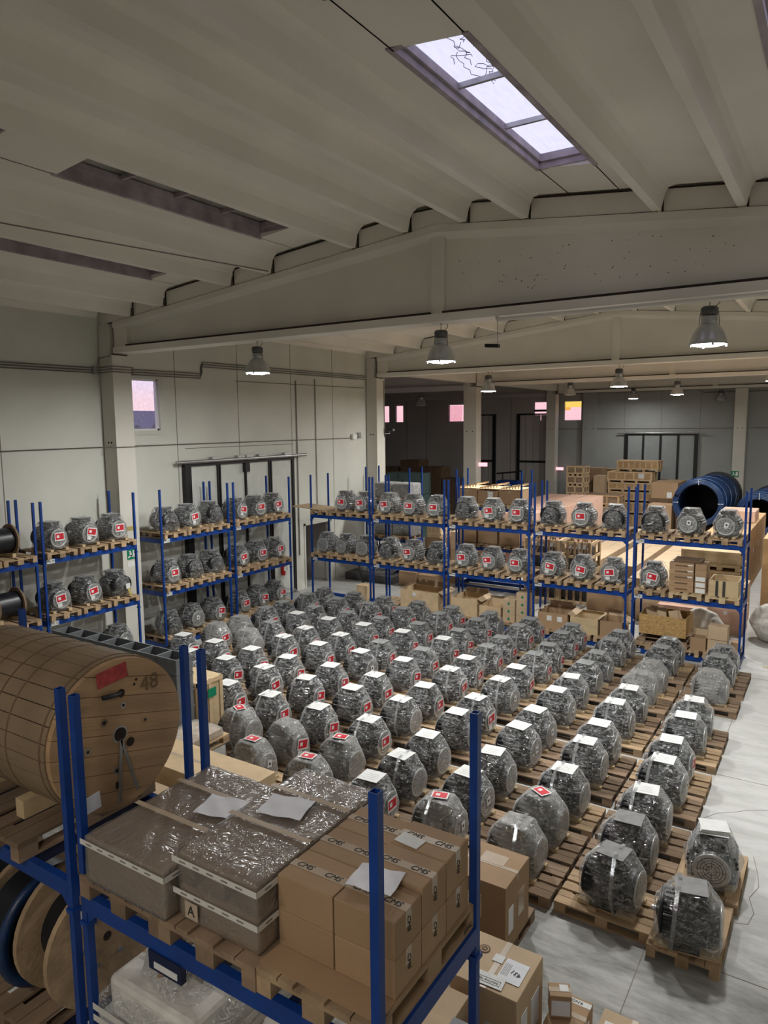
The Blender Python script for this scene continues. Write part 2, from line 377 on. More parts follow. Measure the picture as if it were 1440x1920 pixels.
for y in (3.9, 6.6, 9.32, 14.62, 17.2, 19.85, 22.3): wl.box(XW-.01, XW+.004, y-.012, y+.012, 0, 8.9, 'groove')
wl.box(XW-.01, XW+.004, 14.9, 19.9, 5.36, 5.38, 'groove')
struct('wall_left', wl)
# dark room behind the left doorway
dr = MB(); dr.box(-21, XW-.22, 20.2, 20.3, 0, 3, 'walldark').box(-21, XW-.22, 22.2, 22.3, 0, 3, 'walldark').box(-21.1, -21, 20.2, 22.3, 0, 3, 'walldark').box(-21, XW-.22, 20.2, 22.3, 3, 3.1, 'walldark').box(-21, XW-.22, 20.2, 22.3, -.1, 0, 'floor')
struct('wall_annex', dr)
# right wall and wall behind the camera (bounce light; outside the frame)
wr = MB(); wr.box(3.1, 3.3, -7, 47, 0, 9.3, 'wall'); struct('wall_right', wr)
wf = MB(); wf.box(-17, 3.3, -7.2, -7, 0, 10.2, 'wall'); struct('wall_front', wf)
# back wall
wb = MB()
BW = [(-15.86, -14.66, 6.14, 7.45), (-17.95, -16.75, 6.14, 7.45), (-24.45, -23.2, 6.14, 7.42), (-29.0, -28.3, 6.14, 7.45), (-30.9, -29.55, 6.14, 7.45)]
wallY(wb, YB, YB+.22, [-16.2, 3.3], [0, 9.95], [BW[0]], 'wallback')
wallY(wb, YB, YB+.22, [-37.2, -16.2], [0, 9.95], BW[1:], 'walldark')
for x in (-14.1, -11.9, -9.68, -7.45, -3.4, -1.2): wb.box(x-.012, x+.012, YB-.004, YB+.01, 0, 9.4, 'groove')
wb.box(-16.2, 3.3, YB-.05, YB, 5.6, 5.63, 'groove')
for x in (-19.6, -22, -26.3, -28): wb.box(x-.012, x+.012, YB-.004, YB+.01, 0, 9.4, 'joint')
struct('wall_back', wb)
wd = MB(); wd.box(-37.4, -37.2, 31.8, 47, 0, 9.4, 'walldark').box(-24, XW-.22, 24.8, 25.0, 0, 9.4, 'walldark').box(-24.2, -24, 24.8, 32, 0, 9.4, 'walldark').box(-37.4, -24, 31.8, 32, 0, 9.6, 'walldark'); struct('wall_far_left', wd)

# ------------------------------------------------ roof of double-T panels between the girders
RIBS = [(-16.73), (-15.34), (-14.12), (-11.86), (-10.67), (-8.45), (-7.24), (-6.02), (-4.86), (-2.68), (-1.48), (.72), (1.92)]
def roof(name, y0, y1, ribs, lights, x0=-16.9, x1=3.4, k='ceil', zf=zr):
    mb = MB(); SL = .37
    xs = [x0]
    for r in ribs: xs += [r-.24, r-.13, r-.075, r+.075, r+.13, r+.24]
    xs.append(x1)
    def zz(x, dz): return zf(x)+dz
    prof = [(x0, zz(x0, SL))]
    for r in ribs:
        zc = zf(r)
        prof += [(r-.27, zz(r-.27, SL)), (r-.17, zc+SL-.05), (r-.12, zc+SL-.13), (r-.065, zc), (r+.065, zc), (r+.12, zc+SL-.13), (r+.17, zc+SL-.05), (r+.27, zz(r+.27, SL))]
    prof.append((x1, zz(x1, SL)))
    # holes for skylights: list (xa, xb, ya, yb)
    prof = sorted(prof + [(RIDGE, zz(RIDGE, SL))] if x0 < RIDGE < x1 else prof, key=lambda p: p[0])
    cuts = sorted({p[0] for p in prof} | {h[0] for h in lights} | {h[1] for h in lights})
    def Z(x):
        for (a, za), (b, zb) in zip(prof, prof[1:]):
            if a <= x <= b: return za+(zb-za)*(x-a)/max(b-a, 1e-6)
        return prof[-1][1]
    ys = sorted({y0, y1} | {h[2] for h in lights} | {h[3] for h in lights})
    for a, b in zip(cuts, cuts[1:]):
        for c, d in zip(ys, ys[1:]):
            if any(h[0] <= a and b <= h[1] and h[2] <= c and d <= h[3] for h in lights): continue
            za, zb = Z(a+1e-6), Z(b-1e-6)
            rim = 1 if (zf((a+b)/2)+SL-min(za, zb)) > .08 else 0
            mb.add([(a, c, za), (b, c, zb), (b, d, zb), (a, d, za), (a, c, zf(a)+SL+.12), (b, c, zf(b)+SL+.12), (b, d, zf(b)+SL+.12), (a, d, zf(a)+SL+.12)],
                   [(0, 3, 2, 1), (4, 5, 6, 7), (0, 1, 5, 4), (2, 3, 7, 6), (0, 4, 7, 3), (1, 2, 6, 5)], k)
    # seams along the flat panels that carry the skylights
    for h in lights:
        for x in (h[0], h[1]):
            if h[3] < y1: mb.add([(x-.008, h[3], Z(x)-.004), (x+.008, h[3], Z(x)-.004), (x+.008, y1, Z(x)-.004), (x-.008, y1, Z(x)-.004)], [(0, 1, 2, 3)], 'joint')
            mb.add([(x-.008, y0, Z(x)-.004), (x+.008, y0, Z(x)-.004), (x+.008, h[2], Z(x)-.004), (x-.008, h[2], Z(x)-.004)], [(0, 1, 2, 3)], 'joint')
    return struct(name, mb)
SKY1 = [(-13.5, -12.5, 6.7, 11.3), (-9.98, -9.02, 6.72, 11.1), (-4.1, -3.27, 6.62, 10.75), (-.8, .05, 6.62, 10.75), (-13.5, -12.5, .9, 5.6), (-9.98, -9.02, .9, 5.55), (-4.1, -3.27, .9, 5.5)]
roof('ceiling', -.2, 12.1, RIBS, SKY1)
roof('ceiling', 12.75, 24.6, RIBS, [(-9.98, -9.02, 15, 22)])
roof('ceiling', 25.2, 33.9, RIBS, [])
roof('ceiling', 34.5, 46.9, RIBS, [])
rb = MB(); rb.box(-17.2, 3.4, -7.2, -.2, 10.1, 10.25, 'ceil'); struct('ceiling', rb)
def zr2(x): return 8.6+.1*min(abs(x+16.9), abs(x+37.2))
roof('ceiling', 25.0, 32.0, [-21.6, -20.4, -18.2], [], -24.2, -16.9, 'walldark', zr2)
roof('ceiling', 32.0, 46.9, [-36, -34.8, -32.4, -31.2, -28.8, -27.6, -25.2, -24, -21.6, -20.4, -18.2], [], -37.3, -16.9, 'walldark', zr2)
# cover strips above the girders so no daylight leaks in
cs = MB()
for y0, y1 in ((-.25, 0), (12.05, 12.8), (24.55, 25.25), (33.85, 34.55)):
    for x0, x1 in ((-17, RIDGE), (RIDGE, 3.4)):
        cs.add([(x0, y0, zr(x0)+.42), (x1, y0, zr(x1)+.42), (x1, y1, zr(x1)+.42), (x0, y1, zr(x0)+.42), (x0, y0, zr(x0)+.5), (x1, y0, zr(x1)+.5), (x1, y1, zr(x1)+.5), (x0, y1, zr(x0)+.5)],
               [(0, 3, 2, 1), (4, 5, 6, 7), (0, 1, 5, 4), (2, 3, 7, 6), (0, 4, 7, 3), (1, 2, 6, 5)], 'ceil')
struct('ceiling', cs)

# girders: double-slope I beams
def girder(y, kk='girder', infill=True, x0=-16.1, x1=2.86, marks=False):
    yc = y; mb = MB(); B = 7.93
    for a, b in ((x0, RIDGE), (RIDGE, x1)):
        za, zb = zr(a), zr(b)
        def slab(ya, yb, lo, hi):  # lo/hi are functions of x
            mb.add([(a, ya, lo(a)), (b, ya, lo(b)), (b, yb, lo(b)), (a, yb, lo(a)), (a, ya, hi(a)), (b, ya, hi(b)), (b, yb, hi(b)), (a, yb, hi(a))],
                   [(0, 3, 2, 1), (4, 5, 6, 7), (0, 1, 5, 4), (2, 3, 7, 6), (0, 4, 7, 3), (1, 2, 6, 5)], kk)
        slab(yc-.24, yc+.24, lambda x: zr(x)-.13, lambda x: zr(x))
        slab(yc-.11, yc+.11, lambda x: B+.1, lambda x: zr(x)-.05)
        # sloped haunch under the top flange
        mb.add([(a, yc-.11, za-.24), (b, yc-.11, zb-.24), (b, yc-.24, zb-.13), (a, yc-.24, za-.13)], [(0, 1, 2, 3)], kk)
        mb.add([(a, yc+.11, za-.24), (b, yc+.11, zb-.24), (b, yc+.24, zb-.13), (a, yc+.24, za-.13)], [(0, 3, 2, 1)], kk)
    mb.box(x0, x1, yc-.26, yc+.26, B, B+.15, kk)
    mb.box(x0+.5, RIDGE-.14, yc-.262, yc-.11, B+.15, B+.19, 'joint'); mb.box(RIDGE+.14, x1-.5, yc-.262, yc-.11, B+.15, B+.19, 'joint')
    mb.box(RIDGE-.14, RIDGE+.14, yc-.17, yc+.17, B+.1, zr(RIDGE)-.06, kk)
    mb.box(x0, x0+.5, yc-.2, yc+.2, B+.1, zr(x0)-.05, kk)
    if marks:
        rg = random.Random(3)
        for _ in range(64):
            x = rg.uniform(RIDGE+.4, RIDGE+5.2); z = rg.uniform(8.35, 9.05); s_ = rg.uniform(.006, .018)
            mb.cb(x, yc-.111, z, s_*1.3, .004, s_, 'pit', 0, rg.uniform(0, 3))
    if infill:
        edges = [x0] + [v for r in RIBS for v in (r-.07, r+.07)] + [x1]
        for i in range(0, len(edges)-1, 2):
            a, b = edges[i], edges[i+1]
            if b-a < .15 or b > x1: continue
            a += .02; b -= .02
            for yy, d in ((yc-.22, 1), (yc+.22, -1)):
                mb.add([(a, yy, zr(a)), (b, yy, zr(b)), (b, yy, zr(b)+.34), (a, yy, zr(a)+.34), (a, yy+.05*d, zr(a)), (b, yy+.05*d, zr(b)), (b, yy+.05*d, zr(b)+.34), (a, yy+.05*d, zr(a)+.34)],
                       [(0, 1, 2, 3), (4, 7, 6, 5), (0, 3, 7, 4), (1, 5, 6, 2), (3, 2, 6, 7)], kk)
                y_ = yy-.012*d; P = [(a-.02, zr(a)-.004), (a+.0, zr(a)+.355), (b, zr(b)+.355), (b+.02, zr(b)-.004)]
                for (p, q) in ((P[0], P[1]), (P[1], P[2]), (P[0], P[3])):
                    t_ = .014
                    if abs(p[0]-q[0]) < .1: mb.box(p[0]-t_, p[0]+t_, min(y_, yy), max(y_, yy), p[1], q[1], 'joint')
                    else: mb.add([(p[0], y_, p[1]-t_), (q[0], y_, q[1]-t_), (q[0], y_, q[1]+t_), (p[0], y_, p[1]+t_)], [(0, 1, 2, 3)], 'joint')
    return tag(mb.build('girder'), None, None, None, 'structure')
girder(12.42, marks=True); girder(24.87); girder(34.2); girder(46.6, infill=False); girder(-.12)
for y in (34.2, 46.4):
    g = MB(); g.box(-37.2, -16.7, y-.25, y+.25, 7.75, 8.0, 'walldark').box(-37.2, -16.7, y-.1, y+.1, 8.0, 8.9, 'walldark'); struct('girder', g)
# columns with forked heads
def column(x0, x1, y0, y1, ztop, k='column', holes=True, fork=True):
    mb = MB()
    mb.box(x0, x1, y0, y1, 0, 7.9, k)
    if fork:
        mb.box(x0, x0+.36, y0, y1, 7.9, ztop, k)
        mb.box(x1-.008, x1+.01, y0-.004, y1-.1, 7.88, 7.905, 'joint')
    if holes:
        for xx in (x0+.18, x1-.2): mb.lathe([(.03, 0), (.03, .006)], 'joint', 10, 'Y', (xx, y0-.005, 5.62))
    return struct('column', mb)
column(-16.58, -16.08, 12.1, 12.68, 8.68); column(-16.58, -16.08, 24.57, 25.17, 8.68)
column(-16.8, -16.08, 33.9, 34.5, 8.68); column(-16.7, -16.08, 45.9, 46.5, 8.68)
column(-5.52, -4.88, 46.3, 46.88, 9.4, fork=False); column(-14.5, -13.6, 46.6, 46.88, 9.4, 'wallback', fork=False)
column(-16.58, -16.08, -.4, .2, 8.68)
lb = MB(); lb.box(-16.55, -16.15, 25.2, 46.5, 8.1, 9.0, 'girder'); struct('girder', lb)

# skylights
def skylight(n, h, kind):
    xa, xb, ya, yb = h; zc = zr((xa+xb)/2)+.37; sl = .103 if (xa+xb)/2 < RIDGE else -.103
    root = tag(bpy.data.objects.new('window_%d' % n, None), None, None, None, 'structure'); col.objects.link(root)
    f = MB(); T = .05; z1 = zc+.24
    z0a, z0b = zr(xa)+.355, zr(xb)+.355; f.box(xa-T, xa+.02, ya-T, yb+T, z0a, z1, 'frame').box(xb-.02, xb+T, ya-T, yb+T, z0b, z1, 'frame').box(xa, xb, ya-T, ya+.02, max(z0a, z0b), z1, 'frame').box(xa, xb, yb-.02, yb+T, max(z0a, z0b), z1, 'frame')
    f.box(xa, xa+.06, ya, yb, z1-.12, z1-.02, 'frame').box(xb-.06, xb, ya, yb, z1-.12, z1-.02, 'frame').box(xa, xb, yb-.06, yb, z1-.12, z1-.02, 'frame').box(xa, xb, ya, ya+.06, z1-.12, z1-.02, 'frame')
    nb = 4 if kind == 'opaque' else 3
    for i in range(1, nb):
        y = ya+(yb-ya)*i/nb; f.box(xa, xb, y-.022, y+.022, z1-.09, z1-.03, 'frame' if kind == 'opaque' else 'steel')
    part('window_frame', f, root)
    p = MB(); p.box(xa, xb, ya, yb, z1, z1+.008, 'skyop' if kind == 'opaque' else 'gsky'); part('pane', p, root)
    if kind == 'clear' and n == 3:
        v = MB(); rg = random.Random(5)
        for j in range(16):
            x, y = rg.uniform(xa+.35, xb-.02), rg.uniform(ya+.1, ya+1.3); pts = []
            for q in range(9):
                pts.append((x, y, z1-.015)); x = min(max(x+rg.uniform(-.09, .07), xa+.02), xb-.02); y += rg.uniform(-.05, .13)
            v.tube(pts, .0035, 'gap', 4)
        part('cobweb', v, root)
    return root
for i, h in enumerate(SKY1): skylight(i+1, h, 'opaque' if i in (0, 1, 4, 5) else 'clear')
skylight(8, (-9.98, -9.02, 15, 22), 'opaque')
# windows in walls
def window_x(n, x, y0, y1, z0, z1):
    root = tag(bpy.data.objects.new('window_%d' % n, None), None, None, None, 'structure'); col.objects.link(root)
    f = MB()
    for a, b, c, d in ((y0, y1, z0, z0+.05), (y0, y1, z1-.05, z1), (y0, y0+.05, z0, z1), (y1-.05, y1, z0, z1)): f.box(x-.14, x-.06, a, b, c, d, 'white')
    f.box(x, x+.03, y0-.1, y1+.12, z0-.12, z0, 'wall').box(x, x+.02, y1, y1+.12, z0, z1+.1, 'wall').box(x, x+.02, y0-.1, y1, z1, z1+.1, 'wall')
    part('window_frame', f, root); p = MB(); p.box(x-.105, x-.097, y0, y1, z0, z1, 'g1'); part('pane', p, root)
window_x(9, XW, 12.8, 14.02, 5.92, 7.36)
for i, (a, b, c, d) in enumerate(BW):
    root = tag(bpy.data.objects.new('window_%d' % (10+i), None), None, None, None, 'structure'); col.objects.link(root)
    f = MB()
    for q in ((a, b, c, c+.05), (a, b, d-.05, d), (a, a+.05, c, d), (b-.05, b, c, d)): f.box(q[0], q[1], YB+.06, YB+.12, q[2], q[3], 'white')
    part('window_frame', f, root)
    p = MB(); p.box(a, b, YB+.09, YB+.098, c, d-(.42 if i == 0 else 0), 'gsunset')
    part('pane', p, root)
    if i == 0:
        p = MB(); p.box(a, b, YB+.09, YB+.098, d-.42, d, 'gyelview').box(a, a+.42, YB+.08, YB+.088, d-.62, d-.42, 'gyelview'); part('yellow_view_pane', p, root)  # yellow outdoor view shaped as tinted pieces of the pane
    if i == 2:   # tilted-open sash
        s_ = MB(); s_.cb((a+b)/2-.05, YB-.12, (c+d)/2-.05, b-a-.1, .03, d-c-.1, 'gsunset', 0, 0, -.16); part('open_sash', s_, root)
    if i == 1:
        s_ = MB(); s_.box(a, b, YB+.04, YB+.09, (c+d)/2-.02, (c+d)/2+.12, 'dksteel'); part('mullion', s_, root)

# sliding doors ---------------------------------------------------
def door_left():
    root = tag(bpy.data.objects.new('door_1', None), None, None, None, 'structure'); col.objects.link(root)
    y0, y1, zt = 14.95, 19.75, 4.95; L = MB()
    n = 4; wd_ = (y1-y0)/n
    for i in range(n): L.box(XW, XW+.06, y0+i*wd_+.04, y0+(i+1)*wd_-.04, .05, zt-.1, 'door')
    part('door_leaf', L, root)
    f = MB(); f.box(XW, XW+.16, y0-.22, y0+.02, 0, zt, 'dksteel').box(XW, XW+.12, y1-.06, y1+.05, 0, zt, 'dksteel').box(XW, XW+.14, y0-.1, y1+.05, zt-.12, zt, 'dksteel')
    for i in (1, 3):
        y = y0+i*wd_; f.box(XW+.04, XW+.12, y-.07, y-.02, 0, zt-.1, 'dksteel').box(XW+.04, XW+.12, y+.02, y+.07, 0, zt-.1, 'dksteel')
    y = y0+2*wd_; f.box(XW+.04, XW+.12, y-.03, y+.03, 0, zt-.1, 'dksteel').box(XW+.04, XW+.2, y-.1, y+.1, zt-.42, zt-.12, 'dksteel')
    part('door_frame', f, root)
    r = MB(); r.tube([(XW+.22, y0-.6, zt+.02), (XW+.22, y1+.6, zt+.02)], .055, 'steel')
    for y in (15.9, 17.0, 17.4, 18.0, 19.3): r.cb(XW+.2, y, zt+.1, .14, .34, .07, 'steel')
    part('sliding_rail', r, root)
def door_back(n, x0, x1, zt, k, kl='dksteel', rails=True, mids=(1, 2, 3)):
    root = tag(bpy.data.objects.new('door_%d' % n, None), None, None, None, 'structure'); col.objects.link(root)
    L = MB(); wd_ = (x1-x0)/4
    for i in range(4): L.box(x0+i*wd_+.03, x0+(i+1)*wd_-.03, YB-.06, YB-.001, 0, zt-.1, k)
    part('door_leaf', L, root)
    f = MB(); f.box(x0-.1, x0+.1, YB-.16, YB-.001, 0, zt, kl).box(x1-.1, x1+.1, YB-.16, YB-.001, 0, zt, kl).box(x0-.1, x1+.1, YB-.14, YB-.001, zt-.09, zt, kl)
    for i in mids: f.box(x0+i*wd_-.06, x0+i*wd_+.06, YB-.12, YB-.03, 0, zt-.08, kl)
    if not rails: f.box(x0-.1, x1+.1, YB-.14, YB-.05, zt*.5, zt*.5+.14, kl)
    part('door_frame', f, root)
    if rails:
        r = MB(); r.tube([(x0-.55, YB-.2, zt+.02), (x1+.5, YB-.2, zt+.02)], .045, 'steel')
        for x in (x0+.3, x0+1.6, x0+2.5, x1-.3): r.cb(x, YB-.18, zt+.1, .35, .1, .06, 'steel')
        part('sliding_rail', r, root)
door_left()
door_back(2, -11.72, -7.6, 5.3, 'doorb')
door_back(3, -22.6, -20.8, 6.65, 'walldark', rails=False, mids=())
door_back(4, -19.0, -16.9, 6.65, 'walldark', rails=False, mids=())
dd = MB(); dd.box(XW-.22, XW+.03, 20.40, 20.47, 0, 2.42, 'column').box(XW-.22, XW+.03, 21.98, 22.06, 0, 2.42, 'column').box(XW-.22, XW+.03, 20.4, 22.06, 2.35, 2.42, 'column')
struct('trim_2', dd)

# conduits on walls and columns
def conduit(name, pts, r=.018, k='groove', label=None):
    mb = MB(); mb.tube(pts, r, k, 6); return tag(mb.build(name), label, 'conduit')
c_ = .03
t = thing('conduit_bundle', 'bundle of three grey conduits running high along the left wall', 'conduit', (XW, 3, 7.4))
for i, dz in enumerate((0, .07, .14)):
    x = .03; b = MB(); b.tube([(x, 0, dz*.9), (x, 9.05, .04+dz*.9), (.56, 9.06, .05+dz), (.56, 9.72, .05+dz), (x, 9.73, .05+dz), (x, 12.6+dz*.5, .07+dz), (x, 12.62+dz*.5, .42+dz), (x, 21.5, .44+dz)], .016, 'groove', 6); part('conduit', b, t)
conduit('electrical_conduit', [(XW+.03, 3, 5.47), (XW+.03, 12.05, 5.5), (-16.05, 12.06, 5.5), (-16.05, 12.72, 5.5), (XW+.03, 12.73, 5.5), (XW+.03, 24.2, 5.5)], .016, label='single grey conduit running along left wall above the sliding door')
conduit('electrical_conduit', [(XW+.03, 20.1, 7.6), (XW+.03, 20.1, 1.3)], .02, label='vertical grey conduit dropping left of the dark doorway')
conduit('electrical_conduit', [(XW+.03, 21.2, 7.7), (XW+.03, 21.2, 2.6)], .016, label='vertical grey conduit dropping onto the dark doorway')
conduit('electrical_conduit', [(XW+.03, 17.1, 7.45), (XW+.03, 24.4, 7.5)], .012, label='thin grey conduit just under the bundle on left wall')
conduit('electrical_conduit', [(-16.1, 12.07, 7.85), (XW+.04, 12.07, 7.82), (XW+.04, 12.0, 7.5)], .012, label='short conduit elbow wrapping the near column head')
conduit('electrical_conduit', [(-16.064, 25.1, 7.8), (-16.064, 25.1, 5.5)], .015, label='conduit running down the face of the second column')
conduit('electrical_conduit', [(-37, YB-.05, 7.9), (-14.0, YB-.05, 7.9), (-7.6, YB-.05, 7.95), (-7.3, YB-.05, 7.72), (3, YB-.05, 7.75)], .03, label='conduit running high along the back wall')
conduit('electrical_conduit', [(-5.35, 12.1, 7.93), (-5.35, 12.1, 7.86), (-1.0, 12.1, 7.86), (2.5, 12.1, 7.86)], .04, 'girder', label='pale conduit under the near girder right of its peak')
conduit('electrical_conduit', [(-10.5, 11.9, 9.27), (-11.0, 8.0, 9.2), (-11.35, 5.4, 9.17)], .012, 'groove', label='thin cable clipped to a roof rib on the left')
j = MB(); j.cb(XW+.05, 11.93, 7.5, .08, .12, .2, 'steel'); tag(j.build('junction_box'), 'grey junction box on left wall beside the near column', 'junction box')
j = MB(); j.cb(XW+.08, 23.6, 5.55, .1, .28, .2, 'white').cb(XW+.08, 23.95, 5.6, .1, .14, .22, 'steel'); tag(j.build('junction_box'), 'white junction box on left wall just before second column', 'junction box')
t = thing('security_camera', 'small camera on bracket at the face of second column', 'camera', (-15.95, 25.1, 5.75)); b_ = MB(); b_.tube([(-.1, 0, -.1), (.15, 0, -.1), (.15, 0, 0)], .015, 'white'); part('bracket', b_, t)
b_ = MB(); b_.cb(.2, 0, .07, .2, .12, .16, 'dksteel', 0, .3).lathe([(.05, 0), (.05, .06)], 'steel', 12, 'X', (.3, 0, .05)); part('housing', b_, t)
t = thing('ceiling_socket', 'small lamp holder hanging at the end of rib cable', 'lamp holder', (-11.4, 5.3, 9.1)); b_ = MB(); b_.cb(0, 0, .03, .14, .1, .05, 'hous'); part('base', b_, t); b_ = MB(); b_.lathe([(.03, .0), (.045, -.05), (.02, -.11)], 'white', 10); part('bulb', b_, t)
t = thing('emergency_light', 'small dark emergency light hanging on a rod under near girder', 'light', (-5.42, 12.3, 7.43)); b_ = MB(); b_.tube([(0, 0, .02), (0, 0, .48)], .006, 'steel', 5); part('rod', b_, t)
b_ = MB(); b_.cb(-.1, 0, 0, .26, .1, .06, 'dksteel', 0, .08); part('housing', b_, t)

# exit signs
def sign_plate(label, loc, w_, h_, k, rz=0, picto=True, txt=None):
    t = thing('exit_sign', label, 'sign', loc, rz)
    b = MB(); b.box(-.005, .005, -w_/2, w_/2, -h_/2, h_/2, k); part('plate', b, t)
    if picto:
        p = MB(); p.box(.005, .008, w_*.12, w_*.4, -h_*.34, h_*.34, 'white').cb(.0065, -.05*w_*4, h_*.24, .003, .05, .05, 'white').cb(.0065, -.12*w_, 0, .003, .06, .13, 'white', 0, 0, .3).cb(.0065, -.24*w_, -.2*h_, .003, .12, .035, 'white', 0, 0, .5).cb(.0065, .02, -.22*h_, .003, .1, .035, 'white', 0, 0, -.7)
        part('pictogram', p, t)
    return t
sign_plate('green exit sign on the near column behind the left rack', (-16.07, 12.38, 2.62), .28, .28, 'green')
p = MB(); p.box(-16.08, -16.075, 12.25, 12.5, 2.28, 2.42, 'white'); tag(p.build('notice_plate'), 'white notice under the green sign on the near column', 'notice')
t = sign_plate('green exit sign on the pale column at back wall', (-5.35, 46.29, 2.95), .42, .34, 'green', -PI/2)
for x, y, z, s_ in ((-15.82, 34.2, 3.9, 'beside third column'), (-15.82, 46.2, 3.0, 'beside fourth column')):
    t = thing('exit_sign', 'small glowing pink rounded sign ' + s_, 'sign', (x, y, z)); b = MB(); b.cb(0, 0, 0, .5, .04, .2, 'pinksign'); part('plate', b, t, .04)
t = thing('warning_sign', 'yellow warning plate on near column behind top shelf', 'sign', (-16.07, 12.3, 3.32)); b = MB(); b.box(-.004, .004, -.28, .28, -.05, .05, 'yellow'); part('plate', b, t)
t = thing('fire_extinguisher', 'red fire extinguisher hanging on left wall beyond third rack', 'extinguisher', (XW+.12, 19.05, .75))
b = MB(); b.lathe([(.0, 0), (.075, .02), (.085, .08), (.085, .42), (.05, .5), (.02, .54)], 'extred', 16); part('cylinder', b, t)
b = MB(); b.cb(0, 0, .57, .1, .03, .05, 'dksteel').tube([(.02, 0, .56), (.12, .05, .45), (.12, .07, .2)], .012, 'dksteel'); part('valve', b, t)
b = MB(); b.cb(.083, 0, .25, .01, .1, .14, 'paper'); part('paper_label', b, t)

# outdoors beyond the left window
ob = MB(); ob.box(-75, -70, 30, 64, 0, 7.9, 'outside').box(-72, -69.9, 48, 55, 6.5, 8.6, 'outside'); tag(ob.build('distant_building'), 'hazy purple building seen through the left window', 'building')
tm = MB(); rg = random.Random(9)
for i in range(26):
    y = 30+i*1.5+rg.uniform(-.5, .5); h = rg.uniform(6.2, 8.3)
    tm.lathe([(.1, 0), (1.2, h*.3), (1.6, h*.55), (1.1, h*.85), (.1, h)], 'tree', 7, 'Z', (-62+rg.uniform(-2, 2), y, 0), True, lambda k_: 1)
tag(tm.build('tree_belt'), 'dark hazy belt of trees seen through the left window', 'trees', kind='stuff')
gr = MB(); gr.box(-120, XW-.3, -40, 120, -.4, -.31, 'outside'); struct('ground', gr)

# ================================================================== HIGH-BAY LAMPS
def make_lamp(lit):
    t = thing('high_bay_lamp', 'x', 'lamp', (0, 0, 0))
    h = MB(); h.lathe([(.07, -.16), (.12, -.15), (.13, -.05), (.10, -.02)], 'hous', 16).lathe([(.09, -.30), (.12, -.28), (.12, -.17), (.10, -.16)], 'steel', 20)
    part('housing', h, t)
    hk = MB(); hk.tube([(0, 0, -.02), (0, 0, .05), (.02, 0, .08), (0, 0, .11), (-.02, 0, .08)], .006, 'dksteel', 5).tube([(.08, 0, -.03), (.14, .02, .04), (.11, .03, .1)], .006, 'dksteel', 5)
    for s_ in (-1, 1): hk.tube([(s_*.13, 0, -.1), (s_*.15, 0, -.35), (s_*.2, 0, -.42)], .005, 'dksteel', 5)
    part('hook', hk, t)
    r = MB(); r.lathe([(.11, -.28), (.17, -.33), (.225, -.42), (.26, -.52), (.275, -.59), (.29, -.60), (.27, -.605), (.25, -.55), (.15, -.36)], 'alu', 48, rad=lambda i: 1+.012*(i % 2))
    part('reflector', r, t)
    g = MB(); g.lathe([(.0, -.635), (.15, -.63), (.24, -.61), (.272, -.60)], 'lens' if lit else 'lensoff', 32)
    for a in range(4): g.cb(.27*math.cos(a*1.57+.4), .27*math.sin(a*1.57+.4), -.615, .03, .03, .04, 'steel')
    part('glass', g, t)
    if lit:
        ld = bpy.data.lights.new('lamp_light', 'AREA'); ld.shape = 'DISK'; ld.size = .5; ld.energy = LAMP_W; ld.color = (1, .995, .965)
        lo = bpy.data.objects.new('lamp_light', ld); col.objects.link(lo); lo.parent = t; lo.location = (0, 0, -.65)
    return t
LL = [(-11.33, 12.4, 1, 'under near girder, leftmost of its three'), (-6.63, 12.4, 1, 'under near girder peak, middle of its three'), (-1.9, 12.4, 1, 'under near girder, rightmost and largest'),
      (-11.3, 24.85, 1, 'under second girder beside the third column'), (-6.53, 24.85, 1, 'under the second girder peak'), (-1.9, 24.85, 1, 'under second girder at far right'),
      (-6.43, 34.2, 1, 'under third girder peak'), (-1.9, 34.2, 1, 'under third girder at far right')]
first = None
for x, y, lit, s_ in LL:
    lab = 'lit grey bell-shaped high-bay lamp ' + s_
    z = 7.82 if y < 40 else 8.0
    if first is None: first = make_lamp(1); first.location = (x, y, z); first['label'] = lab; first['group'] = 'high-bay lamps'
    else: dup(first, (x, y, z), 0, lab, 'high-bay lamps')
keep_w = LAMP_W; LAMP_W = 55
far = make_lamp(1); far.location = (-10.75, 44.2, 8.0); far['label'] = 'lit grey bell-shaped high-bay lamp farthest away, near the back wall'; far['group'] = 'high-bay lamps'; b_ = MB(); b_.tube([(0, 0, .1), (0, 0, 1.22)], .012, 'steel', 6); part('suspension_rod', b_, far)
LAMP_W = keep_w
off = make_lamp(0); off.location = (-11.28, 34.2, 7.95); off['label'] = 'unlit high-bay lamp under third girder left of its peak'; off['group'] = 'high-bay lamps'
dup(off, (-6.31, 46.56, 7.82), 0, 'unlit high-bay lamp before the back wall beside the pale column', 'high-bay lamps')
dup(off, (-19.5, 34.2, 7.63), 0, 'unlit high-bay lamp in the dark hall beyond the second column', 'high-bay lamps')

